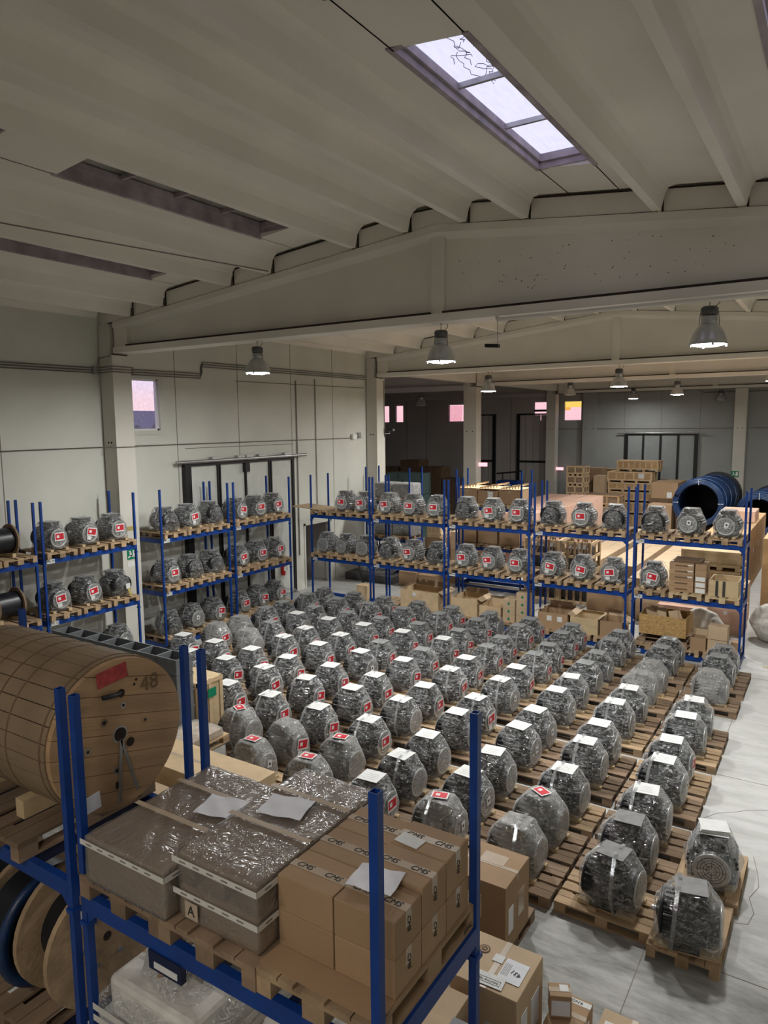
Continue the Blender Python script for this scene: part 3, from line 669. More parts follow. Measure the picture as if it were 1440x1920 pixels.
# fluorescent fittings of the gallery behind the camera
for n, x in enumerate((-3.6, -.4)):
    t = thing('fluorescent_lamp', 'fluorescent fitting over the gallery, %s one' % ('left', 'right')[n], 'lamp', (x, -2.4, 7.6))
    b = MB(); b.box(-.75, .75, -.08, .08, .03, .09, 'white'); part('housing', b, t); b = MB(); b.tube([(-.7, 0, 0), (.7, 0, 0)], .02, 'tubelit'); part('tube', b, t)
    b = MB(); b.tube([(-.6, 0, .09), (-.6, 0, 2.5)], .006, 'steel', 5).tube([(.6, 0, .09), (.6, 0, 2.5)], .006, 'steel', 5); part('suspension_wires', b, t)
    ld = bpy.data.lights.new('tube_light', 'AREA'); ld.shape = 'RECTANGLE'; ld.size = 1.4; ld.size_y = .12; ld.energy = GALLERY_W; ld.color = (1, .93, .84)
    lo = bpy.data.objects.new('tube_light', ld); col.objects.link(lo); lo.parent = t; lo.location = (0, 0, -.03)
#PART2
# ================================================================== PALLETS
def make_pallet(k='wood', L=1.17, W=.762):
    t = thing('pallet', 'x', 'pallet')
    d = MB()
    for y, w_ in ((-W/2+.072, .142), (-W/4+.01, .098), (0, .142), (W/4-.01, .098), (W/2-.072, .142)): d.box(-L/2, L/2, y-w_/2, y+w_/2, .122, .144, k)
    for x in (-L/2+.0725, 0, L/2-.0725): d.box(x-.072, x+.072, -W/2, W/2, .100, .122, k)
    part('deck', d, t)
    for y, w_ in ((-W/2+.05, .1), (0, .142), (W/2-.05, .1)):
        s = MB(); s.box(-L/2, L/2, y-w_/2, y+w_/2, 0, .022, k)
        for x in (-L/2+.0725, 0, L/2-.0725): s.box(x-.072, x+.072, y-w_/2, y+w_/2, .022, .1, k)
        part('skid', s, t)
    return t
PAL = {}
def pallet(x, y, z, rz=0, k='wood', label='', group=None):
    if k not in PAL:
        PAL[k] = make_pallet(k); o = PAL[k]; o.location = (x, y, z); o.rotation_euler = (0, 0, rz); o['label'] = label
        if group: o['group'] = group
        return o
    return dup(PAL[k], (x, y, z), rz, label, group)

# ================================================================== BLUE RACKS
def rack(x0, x1, y0, y1, face, label, codes, levels=(.14, 1.585, 3.04), top=4.37, group=None):
    """x0..y1: centre lines of the uprights; face: 'Y' -> long side along X, 'X' -> long side along Y"""
    t = thing('pallet_rack', label, 'rack', (x0, y0, 0), 0, group); X, Y = x1-x0, y1-y0; a = .025
    for i, (px, py) in enumerate(((0, 0), (X, 0), (0, Y), (X, Y))):
        b = MB(); b.box(px-a, px+a, py-a, py+a, 0, top-.06, 'blue')
        for q in ((px-a, px-a+.006, py-a, py+a), (px+a-.006, px+a, py-a, py+a), (px-a+.006, px+a-.006, py-a, py-a+.006), (px-a+.006, px+a-.006, py+a-.006, py+a)): b.box(*q, top-.06, top, 'blue')
        b.box(px-a+.006, px+a-.006, py-a+.006, py+a-.006, top-.06, top-.055, 'gap')
        b.box(px-a-.03, px+a+.03, py-a-.03, py+a+.03, 0, .01, 'blue')
        part('upright', b, t)
        for lz in levels[1:]:
            c = MB(); z = lz-.19; c.box(px-a-.012, px+a+.012, py-a-.012, py+a+.012, z-.03, z, 'blue')
            part('collar', c, t)
    for lz in levels:
        lo, hi = (y0, y1)
        for yy in (0, Y):
            b = MB(); b.box(a, X-a, yy-.026, yy+.026, lz-.115, lz, 'blue')
            if lz > .2 and face == 'Y' and yy == 0:
                for px, s_ in ((a, 1), (X-a, -1)): b.add([(px, yy-.02, lz-.115), (px+.09*s_, yy-.02, lz-.115), (px, yy-.02, lz-.2), (px, yy+.02, lz-.115), (px+.09*s_, yy+.02, lz-.115), (px, yy+.02, lz-.2)], [(0, 1, 2), (3, 5, 4), (1, 4, 5, 2), (0, 2, 5, 3)], 'blue')
            part('beam' if face == 'Y' else 'side_beam', b, t)
        for xx in (0, X):
            b = MB(); b.box(xx-.026, xx+.026, a, Y-a, lz-.115, lz, 'blue'); part('beam' if face == 'X' else 'side_beam', b, t)
        if lz > .2:
            n = 3   # cross rails under the pallets
            for i in range(n):
                b = MB()
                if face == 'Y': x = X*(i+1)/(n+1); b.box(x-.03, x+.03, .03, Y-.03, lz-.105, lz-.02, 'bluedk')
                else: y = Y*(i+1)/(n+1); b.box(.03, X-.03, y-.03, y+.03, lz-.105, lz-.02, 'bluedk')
                part('cross_rail', b, t)
    for lz, code in zip(levels[::-1], codes):
        if not code: continue
        b = MB()
        if face == 'Y': b.box(a+.02, a+.22, -.036, -.031, lz-.105, lz-.01, 'paper'); loc, rot = (a+.12, -.037, lz-.058), (PI/2, 0, 0)
        else: b.box(X+.031, X+.036, a+.02, a+.22, lz-.105, lz-.01, 'paper'); loc, rot = (X+.037, a+.12, lz-.058), (PI/2, 0, PI/2)
        p = part('location_tag', b, t); text(p, code, .085, loc, rot)
    return t
G_BACK = 'blue racks along the back of the motor field'
BAYS = [(-15.10, -12.72), (-12.60, -10.02), (-9.88, -7.33), (-7.18, -4.64), (-4.46, -1.90)]
codes = [('', 'M050', ''), ('M047', 'M048', ''), ('M043', 'M044', ''), ('M041', 'M045', ''), ('M040', 'M042', 'M046')]
bw = ['leftmost', 'second from left', 'middle', 'fourth from left', 'rightmost']
for i, (a, b) in enumerate(BAYS):
    rack(a, b, 18.95, 19.92, 'Y', 'blue steel pallet rack, %s of the five behind the motor field' % bw[i], codes[i], group=G_BACK)
LB = [(6.72, 9.16), (9.34, 11.86), (12.70, 15.18), (15.42, 17.96)]
lw = ['nearest, holding black cable drums', 'second, in front of the near column', 'third, before the black door frame', 'farthest, beside the fire extinguisher']
lc = [('M131', 'M132', ''), ('M129', 'M130', ''), ('M126', 'M127', ''), ('M124', 'M125', '')]
for i, (a, b) in enumerate(LB):
    rack(-16.2, -15.22, a, b, 'X', 'blue steel rack along left wall, ' + lw[i], lc[i], group='blue racks along the left wall')
rack(-3.975, -1.715, 2.575, 3.63, 'Y', 'large blue rack in the foreground carrying cartons and wrapped packages', ('', '', ''), group='foreground racks')
rack(-6.32, -4.16, 2.60, 3.63, 'Y', 'large blue rack in the foreground carrying the wooden cable drum', ('', '', ''), group='foreground racks')
rack(-16.9+1.0, -13.9, 23.45, 24.4, 'Y', 'blue rack behind the leftmost back rack, holding film-wrapped loads', ('', '', ''), group='racks of the second row')
rack(-11.9, -9.38, 23.45, 24.4, 'Y', 'blue rack behind the middle back rack, piled with brown cartons', ('', '', ''), top=4.37, group='racks of the second row')

# ================================================================== MOTORS
def remesh_obj(bm, voxel):
    me = bpy.data.meshes.new('tmp'); bm.to_mesh(me); o = bpy.data.objects.new('tmp', me); col.objects.link(o)
    md = o.modifiers.new('r', 'REMESH'); md.mode = 'VOXEL'; md.voxel_size = voxel
    dg = bpy.context.evaluated_depsgraph_get(); dg.update()
    m2 = bpy.data.meshes.new_from_object(o.evaluated_get(dg)); bpy.data.objects.remove(o); return m2
def hull_film(pts, k, seed, voxel=.032, amp=.014, freq=5, name='film', flat_x=None):
    bm = bmesh.new()
    for p in pts: bm.verts.new(p)
    r = bmesh.ops.convex_hull(bm, input=bm.verts)
    bmesh.ops.delete(bm, geom=[v for v in bm.verts if not v.link_faces], context='VERTS')
    m = remesh_obj(bm, voxel); bm.free(); m.name = name
    zs = min(v.co.z for v in m.vertices)
    m.calc_smooth_groups() if False else None
    nrm = [v.normal.copy() for v in m.vertices]; s = Vector((seed*3.7, seed*1.3, seed*2.1))
    for v, n in zip(m.vertices, nrm):
        c = v.co
        a = noise.noise(Vector((c.x*freq, c.y*freq, c.z*freq*.6))+s); rdg = 1-abs(noise.noise(Vector((c.x*freq*2.4, c.y*freq*2.4, c.z*freq*.8))+s))*2
        d = amp*(a*1.0+rdg*.55-.35)
        if flat_x is not None and abs(n.x) > .8: d *= .25
        if n.z > .85: d *= .25
        if c.z < zs+.04: d *= .2
        v.co = c+n*d
    for p in m.polygons: p.use_smooth = True
    m.materials.clear(); m.materials.append(M[k]); return m
def circ(x, r, zc, n=16, sy=1): return [(x, r*sy*math.cos(2*PI*i/n), zc+r*math.sin(2*PI*i/n)) for i in range(n)]
ZC = .30
def film_pts(v):
    rg = random.Random(v)
    if v < 20:     # aligned box, generous tent
        P = circ(.345, .22, ZC-.01) + circ(-.38, .17, ZC) + circ(-.1, .285, ZC, sy=1.17) + circ(.14, .28, ZC, sy=1.15)
        P += [(x, y, .675) for x in (-.175, .175) for y in (-.17, .17)]
        P += [(x, y, .03) for x in (-.33, .30) for y in (-.27, .27)]
        P += [(-.02, s*.365, .31+rg.uniform(-.03, .03)) for s in (-1, 1)]
        if v % 3 == 1: P += [(-.42, -.05, .22)]
        if v % 3 == 2: P += [(-.12, -.36, .25), (.1, .34, .3)]
    return P
FILMS = {}
def film(k, v):
    if (k, v) not in FILMS: FILMS[(k, v)] = hull_film(film_pts(v), k, v+1, amp=.021 if k != 'filmc' else .026, freq=4.2, flat_x=1)
    return FILMS[(k, v)]
def motor_body(k):
    b = MB()
    b.lathe([(.21, -.29), (.262, -.27), (.262, .18), (.22, .2)], k, 96, 'X', (0, 0, ZC), False, rad=lambda i: 1.0 if i % 4 < 2 else .93)
    b.lathe([(.05, -.36), (.09, -.345), (.17, -.32), (.25, -.305), (.25, -.282), (.2, -.27)], k, 32, 'X', (0, 0, ZC))
    b.lathe([(.03, -.41), (.03, -.35)], 'steel', 12, 'X', (0, 0, ZC))
    for s in (-1, 1):
        b.box(-.2, .12, s*.2-.045, s*.2+.045, .05, .075, k); b.box(-.2, -.13, s*.17-.03, s*.17+.03, .06, .22, k); b.box(.05, .12, s*.17-.03, s*.17+.03, .06, .22, k)
    b.v = [(x, y*(1.16 if abs(y) > 1e-9 else 1), z) for x, y, z in b.v]
    return b.mesh('motor_body')
def fan_mesh(k):
    b = MB(); b.lathe([(.2, .17), (.222, .185), (.222, .29), (.2, .312)], 'motor', 40, 'X', (0, 0, ZC-.01)); b.lathe([(.19, .312), (.188, .318)], k, 40, 'X', (0, 0, ZC-.01))
    b.lathe([(.196, .300), (.224, .322), (.205, .328), (.185, .320)], 'alu', 40, 'X', (0, 0, ZC-.01))
    for r in (.05, .085, .12, .155): b.lathe([(r, .318), (r+.012, .323), (r+.018, .318)], 'fandk', 32, 'X', (0, 0, ZC-.01))
    for i in range(8):
        a = i*PI/4; b.cb(.319, .1*math.cos(a), ZC-.01+.1*math.sin(a), .006, .15, .008, 'fandk', 0, 0, a)
    return b.mesh('fan_cover')
def box_mesh(k):
    b = MB(); b.box(-.12, .12, -.11, .11, .5, .56, k).box(-.155, .155, -.15, .15, .555, .645, k).box(-.165, .165, -.16, .16, .645, .66, k)
    for s in (-.07, .0, .07): b.lathe([(.02, -.19), (.024, -.15)], 'steel', 8, 'Y', (s, 0, .6))
    return b.mesh('terminal_box')
MESH = {}
def strap_mesh(v):
    b = MB(); x = (-.06, .05, -.12)[v % 3]; w_ = .022
    for s in (-1, 1):
        P = [(s*.06, .700), (s*.185, .695), (s*.30, .53), (s*.385, .31), (s*.36, .17), (s*.30, .03)]; vs = []
        for i, (y, z) in enumerate(P): vs += [(x-w_+.012*i*(1 if v % 2 else -1), y, z), (x+w_+.012*i*(1 if v % 2 else -1), y, z)]
        b.add(vs, [(2*i, 2*i+1, 2*i+3, 2*i+2) for i in range(5)], 'strapfilm', True)
    return b.mesh('film_strap')
def gm(key, fn):
    if key not in MESH: MESH[key] = fn()
    return MESH[key]
def bearer_mesh():
    b = MB(); b.box(-.36, .34, -.24, -.16, 0, .05, 'woodlite').box(-.36, .34, .16, .24, 0, .05, 'woodlite').box(-.2, -.1, -.33, .33, 0, .045, 'wood'); return b.mesh('bearers')
def sheet_mesh(k, v):
    b = MB(); mt = Matrix.Rotation((.04, -.06, .1)[v % 3], 4, 'Z'); b.box(-.17, .17, -.162, .162, .678, .684, k, mt)
    if k == 'paper':
        for i in range(4): b.box(-.1+.03*(i % 2), .09, -.1+i*.05, -.095+i*.05, .6842, .6846, 'groove', mt)
    return b.mesh('cover_sheet')
def label_mesh(kind, v):
    b = MB(); x = .352; z = .335; y = (.0, -.03, .03)[v % 3]; rot = (.0, .12, -.2)[v % 3]
    mt = Matrix.Translation((x, y, z)) @ Matrix.Rotation(rot, 4, 'X')
    if kind == 'R':
        b.box(0, .003, -.13, .13, -.10, .095, 'paper', mt).box(.003, .005, -.11, .11, -.07, .07, 'red', mt).box(.005, .006, -.075, -.01, -.03, .035, 'paper', mt)
        b.box(.005, .006, .02, .08, .0, .02, 'carddk', mt)
        if v % 3: b.box(0, .003, -.11, .0, -.20, -.11, 'paper', mt)
    else:
        b.box(0, .003, -.05, .05, -.06, .06, 'paper', mt).box(.003, .004, -.02, .02, -.02, .02, 'ink', mt)
    return b.mesh('shipping_label')
def top_label_mesh(v):
    b = MB(); mt = Matrix.Rotation((.2, -.5, .1)[v % 3], 4, 'Z'); b.box(-.12, .12, -.09, .09, .694, .698, 'paper', mt).box(-.1, .1, -.07, .07, .698, .700, 'red', mt).box(-.06, 0, -.03, .03, .700, .7012, 'paper', mt); return b.mesh('shipping_label')
PROTO = {}
def motor(loc, rz, label, group, lid='paper', lab='R', fk='film', v=0, top=False, grey=False):
    key = (lid, lab, fk, v % 6, top, grey)
    if key in PROTO: return dup(PROTO[key], loc, rz, label, group)
    t = thing('electric_motor', label, 'motor', loc, rz, group)
    def p(name, me):
        o = bpy.data.objects.new(name, me); col.objects.link(o); o.parent = t; return o
    bk = 'motorgr' if grey else 'motor'
    p('motor_body', gm(('b', bk), lambda: motor_body(bk))); p('fan_cover', gm(('f', bk), lambda: fan_mesh('fan'))); p('terminal_box', gm(('t', bk), lambda: box_mesh(bk)))
    p('bearers', gm('bear', bearer_mesh)); p('film', film(fk, v % 6))
    if lid: p('cover_sheet', gm(('s', lid, v % 3), lambda: sheet_mesh(lid, v % 3)))
    if v % 2 == 0: p('film_strap', gm(('st', v % 3), lambda: strap_mesh(v % 3)))
    if lab: p('shipping_label', gm(('l', lab, v % 3), lambda: label_mesh(lab, v % 3)))
    if top: p('shipping_label', gm(('tl', v % 3), lambda: top_label_mesh(v % 3)))
    PROTO[key] = t; return t

ROWY = [17.9, 17.1, 15.93, 15.13, 14.1, 13.23, 12.08, 11.25, 10.15, 9.27, 8.42]
COLX = [-2.12, -3.34, -4.50, -5.69, -6.87, -8.04, -9.2, -10.38, -11.52, -12.68, -13.83]
have = {0: range(0, 11), 1: range(0, 11), 2: range(0, 11), 3: range(1, 11), 4: range(0, 11), 5: range(0, 11), 6: range(0, 11), 7: range(0, 10), 8: range(0, 9), 9: range(0, 7), 10: range(0, 6)}
cloudy = {(3, 1), (2, 1), (5, 10), (4, 10), (5, 9), (10, 5), (10, 4), (9, 4), (9, 5), (9, 6), (10, 1), (10, 2), (2, 0)}
toplab = {(10, 5), (9, 4), (9, 6), (9, 1), (10, 2), (10, 4)}
cloudy.add((9, 1))
rg = random.Random(11)
redset_w = {}
for r in range(11):
    for c in have[r]:
        x = COLX[c]+rg.uniform(-.03, .03); y = ROWY[r]+rg.uniform(-.03, .03); rz = rg.uniform(-.07, .07); v = rg.randrange(6)
        white = (r >= 5 and not (r, c) in cloudy) or (r in (4,) and c in (0, 1, 2, 3, 4, 8, 7)) or (r == 3 and c in (5, 6, 7, 8, 9))
        fk = 'filmc' if (r, c) in cloudy else 'film'; tp = (r, c) in toplab
        if white: lid = 'paper'
        elif tp or fk == 'filmc': lid = None
        else: lid = 'filmsheet'
        lab = 'R' if (c >= 3 and not tp and rg.random() < .82) else ('W' if rg.random() < .5 else None)
        if (r, c) == (6, 0): lab = 'R'
        fx = {'film': 'clear', 'filmc': 'cloudy'}[fk]
        if (r, c) in ((10, 0), (9, 0)): fk, lid, lab, white = 'filmb', 'fan', None, False
        look = ('white-topped' if white else ('grey-lidded' if lid else 'sheetless'))
        lb_ = 'motor, %s film%s, %s row from back rack, %s from right aisle' % (fx, ', white top sheet' if white else (', red top label' if tp else ''), ORD[r], ORD[c])
        motor((x, y, .144), rz, lb_, 'wrapped motors on the floor', lid if lid != 'filmsheet' else 'skyopl', lab, fk, v, tp, fk == 'filmc')
        pk = 'wood' if rg.random() < .35 else 'woodold'
        pallet(COLX[c]-.02, ROWY[r]+(-.01 if r % 2 else .01), 0, rg.uniform(-.012, .012), pk, 'pallet under the motor in %s row from back rack, %s from the right aisle' % (ORD[r], ORD[c]), 'pallets under the floor motors')
# the two motors on lengthwise pallets at the aisle and the dark one beside them
motor((-1.18, 8.18, .144), .12, 'nearest dark motor alone at the aisle corner, film-wrapped with grey lid', 'wrapped motors on the floor', 'fan', None, 'filmb', 2)
pallet(-1.205, 8.47, 0, PI/2, 'wood', 'lengthwise pallet at the nearest aisle corner', 'pallets under the floor motors')
motor((-1.14, 9.55, .144), -PI/2+.1, 'dark motor at the aisle carrying white sheets, just behind the nearest one', 'wrapped motors on the floor', 'paper', None, 'filmb', 5)
pallet(-1.17, 9.72, 0, PI/2, 'wood', 'lengthwise pallet behind the nearest one at the aisle', 'pallets under the floor motors')
s_ = MB()
for i in range(5): s_.cb(0, i*.002, .004+i*.008, .34, .28, .006, 'paper', .03*i)
tag(s_.build('paper_stack', None, (-1.14, 9.55, .144+.69), .2), 'stack of white paper sheets on the aisle motor behind the nearest', 'papers')

# motors on the racks --------------------------------------------------------
side = ['left', 'middle', 'right']
lvl = {0: ('bottom', .14), 1: ('lower', 1.585), 2: ('top', 3.04)}
def shelf_motor(px, py, z, rz, lab, where, plain=False, k='filmb', grp='motors on the racks', plabel=True, prz=0, v=None):
    v = rg.randrange(6) if v is None else v
    desc = {'R': 'motor with red label', 'W': 'motor with small white label', None: 'unlabelled motor'}[lab if not plain else None]
    motor((px, py, z+.144), rz+(PI if plain else 0)+rg.uniform(-.08, .08), 'film-wrapped %s, %s' % (desc, where), grp, None, None if plain else lab, k, v)
BT = [[None, 'R', 'R'], ['R', 'R', 'R'], ['P', 'R', 'R'], ['P', 'R', 'P'], ['P', 'W', 'W']]
BM = [[0, 0, 0], ['P', 'R', 'P'], ['R', 'R', 'R'], ['R', 'R', 'R'], ['R', None, None]]
for lv, tab in ((2, BT), (1, BM)):
    for i, (a, b) in enumerate(BAYS):
        for j in range(3):
            x = a+(b-a)*(j+.5)/3; q = tab[i][j]; wh = '%s place, %s shelf of %s back rack' % (side[j], lvl[lv][0], bw[i])
            pallet(x, 19.45, lvl[lv][1], PI/2, 'wood' if not (i == 4 and lv == 1 and j) else 'woodlite', 'pallet at ' + wh, 'pallets on the racks')
            if q is None: continue
            shelf_motor(x+(.2 if q == 'P' else .03)*0, 19.33, lvl[lv][1], -PI/2, q if q not in ('P', 0) else None, wh, q == 'P', 'film')
LT = {1: [['R', 'R', 'R'], ['R', 'R', 'P'], [None, None, 'W']], 2: [['P', 'R', 'P'], ['R', 'P', 'P'], ['P', 'W', 'R']], 3: [['R', 'R', 'R'], ['R', 'R', 'R'], ['R', 'R', 'R']]}
for i in (1, 2, 3):
    a, b = LB[i]
    for lv in (2, 1, 0):
        for j in range(3):
            q = LT[i][2-lv][j]; y = a+(b-a)*(j+.5)/3; wh = '%s place, %s shelf of %s left-wall rack' % (('near', 'middle', 'far')[j], lvl[lv][0], ORD[i])
            pallet(-15.71, y, lvl[lv][1], 0, 'wood', 'pallet at ' + wh, 'pallets on the racks')
            if q is None: continue
            shelf_motor(-15.6, y, lvl[lv][1], 0, q if q != 'P' else None, wh, q == 'P', 'filmb')
tg = MB(); tg.cb(0, 0, 0, .005, .12, .14, 'paper').cb(.005, .04, -.15, .005, .07, .2, 'yellow', 0, 0, .3); tag(tg.build('hang_tag', None, (-15.13, 11.5, 2.02)), 'white and yellow paper tag hanging from lower-shelf motor on second left rack', 'tag')
# board sheet on the leftmost back rack
b = MB(); b.cb(0, 0, 0, 1.5, .9, .03, 'cardlite', 0, .05); tag(b.build('board_sheet', None, (-15.1, 19.3, 3.235)), 'pale flat board lying on the leftmost top shelf, sticking out leftwards', 'board')

# ================================================================== CARTONS AND CRATES
def carton(x0, x1, y0, y1, z0, z1, label, k='card', tape='x', cat='carton', group=None, tk='tape', lab=None, seam=True, bev=.006, rz=0, name='carton'):
    cx, cy_ = (x0+x1)/2, (y0+y1)/2; X, Y, Z = x1-x0, y1-y0, z1-z0
    t = thing(name, label, cat, (cx, cy_, z0), rz, group); b = MB(); b.box(-X/2, X/2, -Y/2, Y/2, 0, Z, k); part('body', b, t, bev)
    if seam:
        s = MB()
        if tape == 'x': s.box(-X/2, X/2, -.002, .002, Z, Z+.0012, 'carddk')
        else: s.box(-.002, .002, -Y/2, Y/2, Z, Z+.0012, 'carddk')
        part('flap_seam', s, t)
    if tape:
        s = MB(); h = .028
        if tape == 'x': s.box(-X/2-.001, X/2+.001, -h, h, Z-.001, Z+.002, tk).box(X/2, X/2+.0015, -h, h, Z-.09, Z, tk).box(-X/2-.0015, -X/2, -h, h, Z-.09, Z, tk)
        else: s.box(-h, h, -Y/2-.001, Y/2+.001, Z-.001, Z+.002, tk).box(-h, h, -Y/2-.0015, -Y/2, Z-.09, Z, tk)
        part('tape', s, t)
    if lab:
        for (side_, a, c, w_, h_, kk) in lab:
            s = MB()
            if side_ == 'T': s.box(a-w_/2, a+w_/2, c-h_/2, c+h_/2, Z+.001, Z+.004, kk)
            elif side_ == 'F': s.box(a-w_/2, a+w_/2, -Y/2-.004, -Y/2, c-h_/2, c+h_/2, kk)
            elif side_ == 'R': s.box(X/2, X/2+.004, a-w_/2, a+w_/2, c-h_/2, c+h_/2, kk)
            part('paper_label', s, t)
    return t
def open_box(x0, x1, y0, y1, z0, z1, label, k, ki='carddk', flaps=False, th=.02, group=None, cat='crate', name='open_crate', rz=0, posts=False, contents=False):
    cx, cy_ = (x0+x1)/2, (y0+y1)/2; X, Y, Z = x1-x0, y1-y0, z1-z0
    t = thing(name, label, cat, (cx, cy_, z0), rz, group)
    for q in ((-X/2, X/2, -Y/2, -Y/2+th), (-X/2, X/2, Y/2-th, Y/2), (-X/2, -X/2+th, -Y/2+th, Y/2-th), (X/2-th, X/2, -Y/2+th, Y/2-th)):
        b = MB(); b.box(*q, 0, Z, k); part('side_panel', b, t)
    b = MB(); b.box(-X/2+th, X/2-th, -Y/2+th, Y/2-th, 0, th, ki); part('bottom', b, t)
    if flaps:
        for s in (-1, 1):
            b = MB(); b.cb(s*(X/2+.07), 0, Z+.0, .18, Y*.95, .008, 'cardlite', 0, s*.5); part('flap', b, t)
        b = MB(); b.cb(0, Y/2+.02, Z+.07, X*.9, .008, .16, 'cardlite', 0, 0, -.3); part('flap', b, t)
    if posts:
        b = MB()
        for sx_ in (-1, 1):
            for sy_ in (-1, 1): b.cb(sx_*(X/2-.03-th), sy_*(Y/2-.03-th), Z/2, .05, .05, Z*.98, 'cratel')
        part('corner_battens', b, t)
    if contents:
        b = MB(); r_ = random.Random(int(X*1000))
        for q in range(5): b.cb(r_.uniform(-X/3, X/3), r_.uniform(-Y/4, Y/4), Z*.9, .22, .02, Z*.7, 'cardlite', r_.uniform(-.6, .6), r_.uniform(-.5, .5))
        part('loose_boards', b, t)
    return t
def batten_crate(x0, x1, y0, y1, z0, z1, label, nb=5, k='crate', kb='cratel', feet=True, group=None, lab=False):
    cx, cy_ = (x0+x1)/2, (y0+y1)/2; X, Y, Z = x1-x0, y1-y0, z1-z0
    t = thing('wooden_crate', label, 'crate', (cx, cy_, z0), 0, group); b = MB(); f = .1 if feet else 0
    b.box(-X/2, X/2, -Y/2, Y/2, f, Z, k); part('body', b, t)
    m = MB()
    for i in range(nb+1):
        x = -X/2+.04+(X-.08)*i/nb; m.box(x-.04, x+.04, -Y/2-.02, -Y/2, f, Z, kb)
    m.box(-X/2, X/2, -Y/2-.03, -Y/2-.0, f, f+.08, kb).box(-X/2, X/2, -Y/2-.03, -Y/2, Z-.08, Z, kb)
    for i in range(3):
        y = -Y/2+.04+(Y-.08)*i/2; m.box(X/2, X/2+.02, y-.04, y+.04, f, Z, kb)
    m.box(X/2, X/2+.03, -Y/2, Y/2, f, f+.08, kb).box(X/2, X/2+.03, -Y/2, Y/2, Z-.08, Z, kb)
    part('battens', m, t)
    if feet:
        m = MB()
        for i in range(4): x = -X/2+.08+(X-.16)*i/3; m.box(x-.07, x+.07, -Y/2, Y/2, 0, f, kb)
        part('feet', m, t)
    if lab: m = MB(); m.box(X*.2, X*.33, -Y/2-.036, -Y/2-.03, Z*.4, Z*.85, 'paper'); part('paper_label', m, t)
    return t

# lower shelf of rightmost back rack: carton tower and strapped crate
for i in range(5):
    z = 1.73+i*.15
    carton(-3.60, -3.02, 19.05, 19.5, z, z+.148, 'flat brown carton, %s from the bottom of the five-high pile on rightmost lower shelf' % ORD[i], 'card', 'x', group='pile of flat cartons', lab=[('F', 0, .075, .3, .04, 'carddk'), ('F', .2, .1, .12, .03, 'paper')][:2 if i > 1 else 1])
for i in range(5):
    z = 1.73+i*.15
    carton(-2.99, -2.73, 19.05, 19.6, z, z+.148, 'small carton, %s from the bottom of narrow pile beside the flat cartons' % ORD[i], 'card', None, group='narrow carton pile', seam=False, lab=[('F', 0, .075, .22, .11, 'paper')] if i < 3 else None)
carton(-3.5, -2.85, 19.1, 19.55, 2.482, 2.56, 'folded flattened carton lying on top of the flat carton pile', 'carddk', None, seam=False, name='folded_carton')
open_box(-2.66, -1.99, 19.0, 19.85, 1.73, 2.12, 'wooden crate with two black straps on rightmost lower shelf', 'woodlite', 'wood', th=.03, posts=True)
for s in (-.42, -.26):
    b = MB(); b.box(-2.32+s*.0-.18+(s+.42)*1.0, -2.26-.18+(s+.42)*1.0, 18.985, 19.0, 1.73, 2.12, 'strapblk'); tag(b.build('strap'), 'black strap on the wooden crate front, %s one' % ('left' if s < -.3 else 'right'), 'strap')

# bottom level of the back racks
def low_pallet(x, label, y=19.45): pallet(x, y, .14, PI/2, 'wood', label, 'pallets on the racks')
for i, (a, b) in enumerate(BAYS):
    for j in range(3):
        if i == 0: continue
        low_pallet(a+(b-a)*(j+.5)/3, 'pallet at %s place, bottom level of %s back rack' % (side[j], bw[i]))
Z0 = .284
open_box(-11.6, -10.25, 18.98, 19.9, Z0, .86, 'long pale wooden crate with open flaps under second back rack', 'cratel', 'wood', flaps=True)
b = MB(); b.cb(-11.1, 18.97, .74, .12, .006, .12, 'paper', 0, PI/4); tag(b.build('hazard_label'), 'white diamond label on the long pale open crate', 'label')
open_box(-9.80, -8.95, 18.98, 19.9, Z0, .82, 'wooden crate with open flaps at left under middle back rack', 'cratel', 'wood', flaps=True)
open_box(-8.88, -8.2, 19.0, 19.7, Z0, .68, 'smaller open wooden crate between open crate and green-marked cartons', 'cratel', 'wood', flaps=True)
for n, (x0, x1, y0, cnt) in enumerate(((-8.13, -7.76, 19.0, 3), (-7.74, -7.36, 19.05, 4))):
    for i in range(cnt):
        z = Z0+i*.225
        t = carton(x0, x1, y0, y0+.5, z, z+.223, 'brown carton with green tree mark, %s up in the %s of two piles' % (ORD[i], 'left' if n == 0 else 'right'), 'cardlite', None, group='green-marked cartons', seam=False)
        g = MB(); g.add([(-.05, -.253, .08), (.05, -.253, .08), (0, -.253, .17)], [(0, 1, 2)], 'green').box(-.008, .008, -.254, -.252, .06, .08, 'green'); part('printed_mark', g, t)
open_box(-7.05, -6.2, 18.98, 19.85, Z0, .74, 'open brown cardboard box with two white labels under fourth back rack', 'card', flaps=True, name='open_carton', cat='carton')
for x in (-6.72, -6.42): b = MB(); b.box(x-.07, x+.07, 18.972, 18.978, .52, .66, 'paper'); tag(b.build('paper_label'), 'white label on the open cardboard box, %s one' % ('left' if x < -6.6 else 'right'), 'label')
open_box(-6.12, -5.36, 18.98, 19.9, Z0, .72, 'open empty pine crate in the middle under fourth back rack', 'woodlite', 'woodlite', posts=True, th=.025)
open_box(-5.30, -4.72, 18.98, 19.7, Z0, .72, 'grey-brown open carton at right under fourth back rack', 'card', flaps=True, name='open_carton', cat='carton')
open_box(-4.28, -3.13, 18.96, 19.88, .55, 1.06, 'large open strand-board crate under rightmost back rack', 'osb', 'carddk', contents=True)
pallet(-3.7, 19.45, .284, 0, 'woodold', 'brown pallet directly beneath the strand-board crate', 'pallets on the racks')
carton(-2.62, -2.18, 18.98, 19.35, .30, .62, 'lower of two brown cartons at the right under rightmost back rack', 'cardlite')
